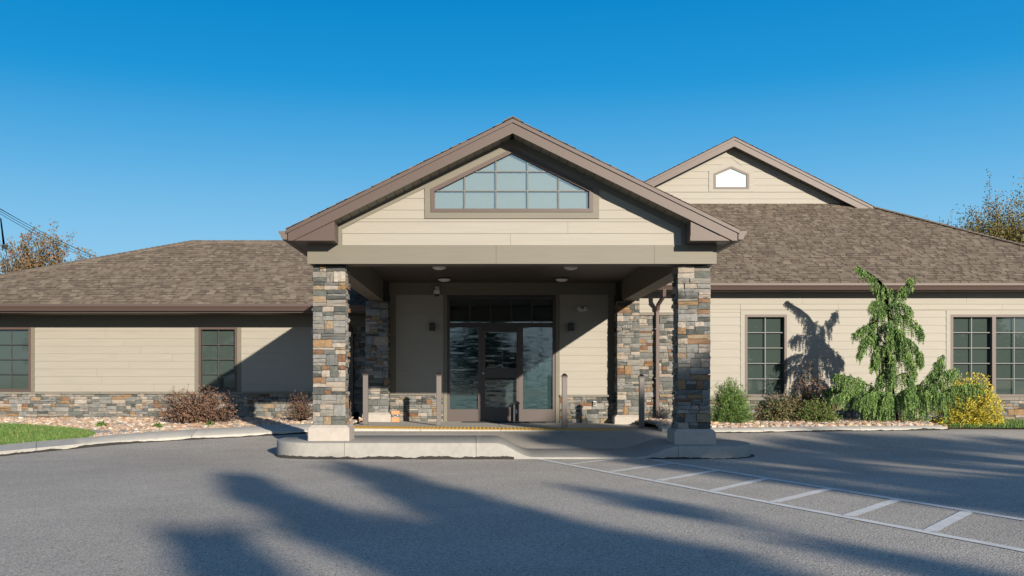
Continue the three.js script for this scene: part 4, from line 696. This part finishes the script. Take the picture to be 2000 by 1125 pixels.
// generic shrub: stems from the base, sprays of small leaves toward an uneven outline
function shrub(name, label, x, y, z, o) {
  const t = thing(name, label, o.category || 'shrub', [x, y, z], o.group), r = rand(o.seed), S = new Soup(), wood = [];
  const outline = d => .72 + .5 * fbm(d.x * 2.2 + o.seed, d.y * 2.2 + d.z * 2.2, o.seed);
  for (let i = 0; i < o.stems; i++) {
    const a = r() * 6.28, el = Math.asin(lerp(o.low ?? .05, 1, r())), d = V(Math.cos(a) * Math.cos(el), Math.sin(el), Math.sin(a) * Math.cos(el)), k = outline(d) * (.72 + r() * .33);
    const tip = V(d.x * o.rx * k, Math.max(.04, d.y * o.h * k * (.9 + .1 * r())), d.z * o.rz * k), b0 = V((r() - .5) * o.rx * .4, 0, (r() - .5) * o.rz * .4), mid = b0.clone().lerp(tip, .5).add(V((r() - .5) * .06, .05 + r() * .05, (r() - .5) * .06));
    if (i < (o.wood ?? o.stems)) wood.push(tube([b0, mid, tip], o.tw || .005, .0018, 3, 4));
    const c3 = new THREE.QuadraticBezierCurve3(b0, mid, tip);
    for (let j = 0; j < (o.twigs || 0); j++) {               // side twigs with a few leaves at the end
      const f = .35 + r() * .65, p = c3.getPoint(f), e = p.clone().add(c3.getTangent(f).multiplyScalar(.04).add(rv(r).multiplyScalar(.075)).add(V(0, .03, 0))); wood.push(tube([p, p.clone().lerp(e, .5).add(rv(r).multiplyScalar(.01)), e], .0026, .0012, 3, 2));
      for (let k = 0; k < 5; k++) leafQuad(S, e.clone().add(rv(r).multiplyScalar(.018)), rv(r).add(V(0, .4, 0)).normalize(), rv(r), o.ll * (.6 + r() * .6), o.lw * (.7 + r() * .6), o.color(r));
    }
    for (let j = 0; j < o.leaves; j++) {
      const f = 1 - Math.pow(r(), o.tipPow || 1.6) * (o.inner || .55), p = c3.getPoint(f), tg = c3.getTangent(f), c = o.color(r); p.add(rv(r).multiplyScalar(o.fuzz || .03));
      const dir = tg.clone().multiplyScalar(o.up ?? .6).add(rv(r).multiplyScalar(.9)).add(V(0, o.droop || 0, 0)).normalize(); leafQuad(S, p, dir, rv(r), o.ll * (.7 + r() * .6), o.lw * (.7 + r() * .6), c);
    }
  }
  if (o.trunk) wood.push(tube([V(0, -y - .05, 0), V(.1, -y * .5, 0), V(0, .3, 0)], o.trunk, o.trunk * .6, 8));
  obj(o.trunk ? 'trunk' : 'stems', merge(wood), o.bark || M.bark, t); if (S.p.length) obj(o.trunk ? 'crown' : 'foliage', S.geo(), M.leaf, t); return t;
}
shrub('dormant_shrub', 'wide reddish-brown twiggy shrub on the rocks under the window', -6.42, .24, -5.85, { seed: 31, rx: .9, rz: .6, h: .85, stems: 320, twigs: 8, leaves: 6, ll: .03, lw: .016, tw: .0045, fuzz: .02, inner: .9, tipPow: 1.1, bark: std([.14, .07, .05], .95), color: r => pick(r, [[.16, .085, .058], [.2, .115, .075], [.12, .07, .055], [.24, .165, .12], [.24, .12, .06]]) });
shrub('dormant_shrub', 'small dark red shrub with sparse leaves beside the front column', -4.28, .25, -5.9, { seed: 32, rx: .4, rz: .33, h: .76, stems: 80, twigs: 5, leaves: 5, ll: .032, lw: .018, fuzz: .02, inner: .8, bark: M.barkRed, color: r => pick(r, [[.13, .05, .045], [.17, .085, .06], [.09, .06, .045], [.12, .11, .05]]) });
shrub('juniper_shrub', 'dark green upright juniper behind the front column', 4.52, .27, -4.75, { seed: 33, rx: .46, rz: .42, h: 1.02, low: -.05, stems: 520, leaves: 26, wood: 60, ll: .055, lw: .012, up: .9, fuzz: .03, inner: .6, color: r => pick(r, [[.065, .135, .024], [.045, .1, .02], [.1, .17, .032], [.13, .19, .04]]) });
shrub('spirea_shrub', 'brown-tipped rounded shrub under the single window behind the cedar shadow', 5.62, .28, -5.1, { seed: 34, rx: .62, rz: .5, h: .74, stems: 420, leaves: 15, wood: 200, ll: .032, lw: .018, fuzz: .03, inner: .8, color: r => r() < .35 ? pick(r, [[.22, .13, .06], [.27, .17, .09], [.18, .10, .07]]) : pick(r, [[.075, .11, .028], [.055, .09, .025], [.10, .125, .04]]) });
shrub('spirea_shrub', 'low bright green rounded shrub next to the cedar skirt', 6.30, .28, -4.85, { seed: 35, rx: .46, rz: .42, h: .62, stems: 360, leaves: 16, wood: 120, ll: .03, lw: .018, fuzz: .03, inner: .75, color: r => pick(r, [[.09, .15, .025], [.065, .115, .022], [.12, .18, .035], [.15, .12, .05]]) });
shrub('dormant_shrub', 'tall bare reddish shrub against the siding behind the cedar', 6.55, .27, -6.2, { seed: 36, rx: .62, rz: .4, h: 1.2, stems: 130, twigs: 6, leaves: 5, ll: .035, lw: .02, fuzz: .03, inner: .7, tw: .006, bark: M.barkRed, color: r => pick(r, [[.22, .10, .06], [.16, .09, .06], [.28, .16, .09], [.12, .10, .04]]) });
shrub('gold_cypress', 'golden yellow thread-leaf cypress beside the twin window', 9.36, .27, -5.0, { seed: 37, rx: .74, rz: .56, h: 1.14, stems: 640, leaves: 28, wood: 100, ll: .05, lw: .016, up: .9, droop: -.12, fuzz: .035, inner: .55, low: -.05, color: r => r() < .66 ? pick(r, [[.46, .37, .03], [.52, .41, .035], [.38, .34, .03], [.50, .36, .04]]) : pick(r, [[.22, .24, .03], [.13, .18, .028], [.3, .28, .03]]) });
for (const [x, z, s, l] of [[-8.2, -5.15, 1, 'small green weed in the rocks beside the lawn tip'], [-6.0, -5.15, 2, 'small green weed at the foot of the brown shrub'], [-6.9, -4.72, 3, 'little green weed beside the kerb before the brown shrub']]) shrub('weed', l, x, .215, z, { category: 'weed', seed: 50 + s, rx: .12, rz: .1, h: .1, stems: 24, leaves: 7, ll: .05, lw: .018, fuzz: .01, color: r => pick(r, [[.10, .18, .03], [.14, .21, .05]]) });

// ---------------------------------------------------------------- trees
shrub('crabapple_tree', 'budding tree with reddish and green leaves beyond the lower hipped roof', -18.9, 3.9, -27, { category: 'tree', seed: 401, trunk: .16, rx: 3.4, rz: 2.3, h: 3.75, low: -.1, stems: 220, wood: 220, tw: .03, leaves: 150, ll: .105, lw: .06, fuzz: .17, inner: .75, tipPow: 1.1, color: r => pick(r, [[.15, .075, .03], [.19, .09, .03], [.085, .08, .025], [.12, .085, .03], [.16, .11, .06]]) });
shrub('yellowing_tree', 'olive-yellow leafing tree rising beyond the hip of the gabled roof', 23.3, 4.6, -32, { category: 'tree', group: 'trees beyond the hip of the gabled roof', seed: 411, trunk: .18, rx: 2.3, rz: 1.8, h: 5.6, low: .2, stems: 240, wood: 240, tw: .03, leaves: 150, ll: .1, lw: .055, fuzz: .17, inner: .8, tipPow: 1.1, color: r => pick(r, [[.15, .105, .02], [.19, .12, .022], [.09, .08, .022], [.2, .11, .025]]) });
shrub('yellowing_tree', 'thin bare-topped tree at the low end of the gabled roof hip', 21.3, 4.4, -33, { category: 'tree', group: 'trees beyond the hip of the gabled roof', seed: 412, trunk: .15, rx: 1.9, rz: 1.5, h: 4.9, low: .25, stems: 230, wood: 230, tw: .03, leaves: 60, ll: .1, lw: .055, fuzz: .16, inner: .85, tipPow: 1, color: r => pick(r, [[.14, .1, .035], [.11, .08, .04], [.08, .075, .035]]) });
shrub('yellowing_tree', 'purplish bare tree beyond the olive tree', 26.2, 4.8, -34, { category: 'tree', group: 'trees beyond the hip of the gabled roof', seed: 413, trunk: .18, rx: 2.2, rz: 1.8, h: 6.4, low: .25, stems: 170, wood: 170, tw: .03, leaves: 40, ll: .1, lw: .055, fuzz: .16, inner: .85, tipPow: 1, color: r => pick(r, [[.14, .085, .05], [.11, .07, .05], [.13, .09, .04]]) });
for (let i = 0; i < 3; i++) shrub('hedge_tree', ['low olive thicket behind the gabled roof hip', 'rounded olive thicket under the leafing tree', 'rusty thicket at the edge of the far trees'][i], 21.9 + i * 1.45, 0, -30, { category: 'thicket', seed: 60 + i, rx: 1.9, rz: 1.5, h: 10.3 - (i === 0 ? .7 : 0), stems: 800, leaves: 40, wood: 60, tw: .03, ll: .11, lw: .06, fuzz: .25, inner: .5, color: r => pick(r, [[.12, .10, .025], [.15, .105, .025], [.07, .075, .02]]) });
// trees beyond the parking lot, toward the sun: they cast the long streaks on the asphalt
{
  const ux = .3793, uz = .9253; const T = (t, s) => [t * uz + s * ux, -t * ux + s * uz];
  const clumpTree = (name, label, t0, s0, clumps, o) => {
    const [bx, bz] = T(t0, s0), th = thing(name, label, 'tree', [bx, 0, bz], o.group), r = rand(o.seed), wood = [], S = new Soup(); let top = 0; for (const c of clumps) top = Math.max(top, c[1] + c[3]);
    wood.push(tube([V(0, -.05, 0), V(.05, top * .4, 0), V(-.05, top * .8, 0)], o.rad, o.rad * .3, 8));
    for (const [t, h, rt, rh, dens = 1] of clumps) {
      const cx = (t - t0) * uz, cz = -(t - t0) * ux, c = V(cx, h, cz), y0 = clamp(h - rh - Math.hypot(cx, cz) * .8 - .4, 1.2, top * .75); wood.push(tube([V(0, y0, 0), V(cx * .55, lerp(y0, h, .5) + .1, cz * .55), c, V(cx, h + rh * .85, cz)], o.rad * .4, .02, 5));
      const n = Math.round(460 * dens * rt * rh + 60 * dens); for (let i = 0; i < n; i++) { const d = rv(r), k = Math.cbrt(r()); const p = V(c.x + d.x * rt * k, c.y + d.y * rh * k, c.z + d.z * rt * k); leafQuad(S, p, rv(r), rv(r), .38 * (.6 + r() * .8), .24, pick(r, o.cols)); }
    }
    obj('trunk', merge(wood), M.bark, th); obj('crown', S.geo(), M.leaf, th);
  };
  const ev = [[.035, .07, .025], [.05, .085, .03], [.03, .055, .022]], de = [[.12, .13, .04], [.09, .1, .035], [.14, .11, .05]];
  clumpTree('parking_tree', 'dark evergreen tree with three uneven tips beyond the parking lot', -3.6, 40, [[-5.33, 7.95, .1, .6, 2.2], [-5.2, 7.2, .2, .8, 1.6], [-5.0, 6.1, .3, .8], [-4.42, 9.1, .12, .6, 2.2], [-4.3, 8.5, .22, .6, 1.6], [-4.12, 7.9, .36, .7, 1.3], [-2.75, 9.3, .2, .75, 1.6], [-2.9, 8.5, .5, .8, 1.2], [-3.6, 7.7, .9, .8, 1.3], [-3.0, 7.4, .9, .9, 1.3], [-3.85, 6.5, .85, .9, 1.2], [-2.6, 6.4, 1.1, 1, 1.2], [-3.6, 5.4, 1.4, 1.1], [-3.6, 4.2, 1.8, 1.2], [-1.75, 6.7, .6, .7]], { seed: 501, rad: .22, cols: ev });
  const far = ['broad dark tree in the wood beyond the parking lot', 'tall round-topped tree in the wood beyond the parking lot', 'low spreading tree in the wood beyond the parking lot'];
  const protos = [0, 1, 2].map(k => { const q = rand(800 + k), L = [], H = [11, 12.5, 9][k]; for (let i = 0; i < 26; i++) { const h = lerp(1.6, H - 1, q()), w = 4.6 * Math.sin(Math.PI * clamp((h + 1) / (H + 1.5), .1, 1)); L.push([(q() * 2 - 1) * w, h, 1.1 + q() * .8, .9 + q() * .7, .25]); } clumpTree('wood_tree', far[k], -20 + k * 9, 84, L, { seed: 820 + k, rad: .25, cols: k === 1 ? de : ev, group: 'wood beyond the parking lot' }); return scene.children[scene.children.length - 1]; });
  let kk = 0; for (let t = -74; t < 60; t += 7.5) { if (t > -24 && t < 2) continue; const k = kk++ % 3, c = protos[k].clone(), [x, z] = T(t, 82 + (kk * 37 % 11)); c.name = numbered('wood_tree'); c.position.set(x, 0, z); c.rotation.y = kk * 2.1; scene.add(c); }
  const c2 = [], r = rand(777); const topAt = t => t < 1 ? 9.6 : t < 2 ? lerp(9.6, 11.4, t - 1) : t < 4 ? lerp(11.4, 11.7, (t - 2) / 2) : t < 5.6 ? 12.4 : t < 6.4 ? 11.3 : lerp(10.9, 10.2, (t - 6.4) / 3);
  const mk = (a, b) => { const L = []; for (let i = 0; i < 30; i++) { const t = lerp(a, b, r()), h = lerp(6.2, topAt(t) - .35, Math.pow(r(), .8)); L.push([t, h, .3 + r() * .32, .22 + r() * .25, .95]); } return L; };
  clumpTree('parking_tree', 'leafing broad tree beyond the parking lot beside the evergreen', 2.3, 40, mk(1.45, 3.9), { seed: 502, rad: .2, cols: de });
  clumpTree('parking_tree', 'tallest leafing tree of the row beyond the parking lot', 4.9, 41, mk(3.7, 6.2), { seed: 503, rad: .22, cols: de });
  clumpTree('parking_tree', 'lower leafing tree at the far end of the parking lot row', 8.0, 40, mk(6.2, 10), { seed: 504, rad: .2, cols: de });
  clumpTree('parking_tree', 'thin young tree between the evergreen and the broad tree', -1.2, 40, [[-1.2, 8.5, .14, .4, .4], [-1.3, 7.6, .22, .4, .4], [-1.5, 6.6, .4, .5, .6], [-.9, 5.6, .5, .6]], { seed: 505, rad: .08, cols: de });
}
// ---------------------------------------------------------------- overhead wires
{
  const pt = (px, py, d) => V((px - 943) / 2000 * d - .44, 1.18 + (742 - py) / 2000 * d, 15.686 - d);
  const ws = [[392, 509, 'uppermost thin overhead wire'], [405, 511, 'second overhead wire from the top'], [410, 516, 'third overhead wire from the top'], [415, 521, 'lowest overhead wire']];
  ws.forEach(([a, b, l], i) => { const p0 = pt(-160, a - (i ? 92 : 76), 42), p1 = pt(214, b + 4, 74), m = p0.clone().lerp(p1, .5).add(V(0, -.28, 0)); tag(obj('overhead_wire', tube([p0, m, p1], i ? .013 : .01, i ? .013 : .01, 5, 24), M.wire, scene), l + ' above the lower hipped roof', 'wire', 'overhead wires'); });
  const pole = (p, name, label) => { const t = thing(name, label, 'utility pole', [p.x, 0, p.z]); obj('pole', tube([V(0, -.05, 0), V(0, p.y + .6, 0)], .16, .11, 10, 2), M.bark, t); obj('crossarm', box(-1.1, 1.1, p.y - .1, p.y + .02, -.06, .06), M.bark, t); for (const x of [-.9, -.3, .3, .9]) obj('insulator', new THREE.CylinderGeometry(.05, .07, .18, 10).translate(x, p.y + .11, 0), M.lampWhite, t); };
  { const q = pt(6, 462, 42), t = thing('line_switch', 'black switch hanging from a thin rod at the edge of the wires', 'line switch', [q.x, q.y, q.z]); obj('rod', tube([V(-.1, .75, 0), V(-.02, .1, 0), V(.03, -.32, 0)], .03, .05, 6), M.wire, t); obj('body', new RoundedBoxGeometry(.2, .16, .12, 2, .02).translate(.06, -.42, 0), M.black, t); obj('lead', tube([V(.1, -.48, 0), V(.16, -.75, .05), V(.02, -.98, 0), V(-.3, -1.0, 0)], .014, .014, 5, 14), std([.25, .05, .05], .6), t); }
  const p1 = pt(214, 518, 74); pole(V(p1.x, p1.y - .15, p1.z), 'utility_pole', 'far utility pole behind the lower hipped roof'); const p0 = pt(-160, 318, 42); pole(V(p0.x, p0.y - .1, p0.z), 'utility_pole', 'near utility pole beyond the lawn');
}
renderer.render(scene, camera);
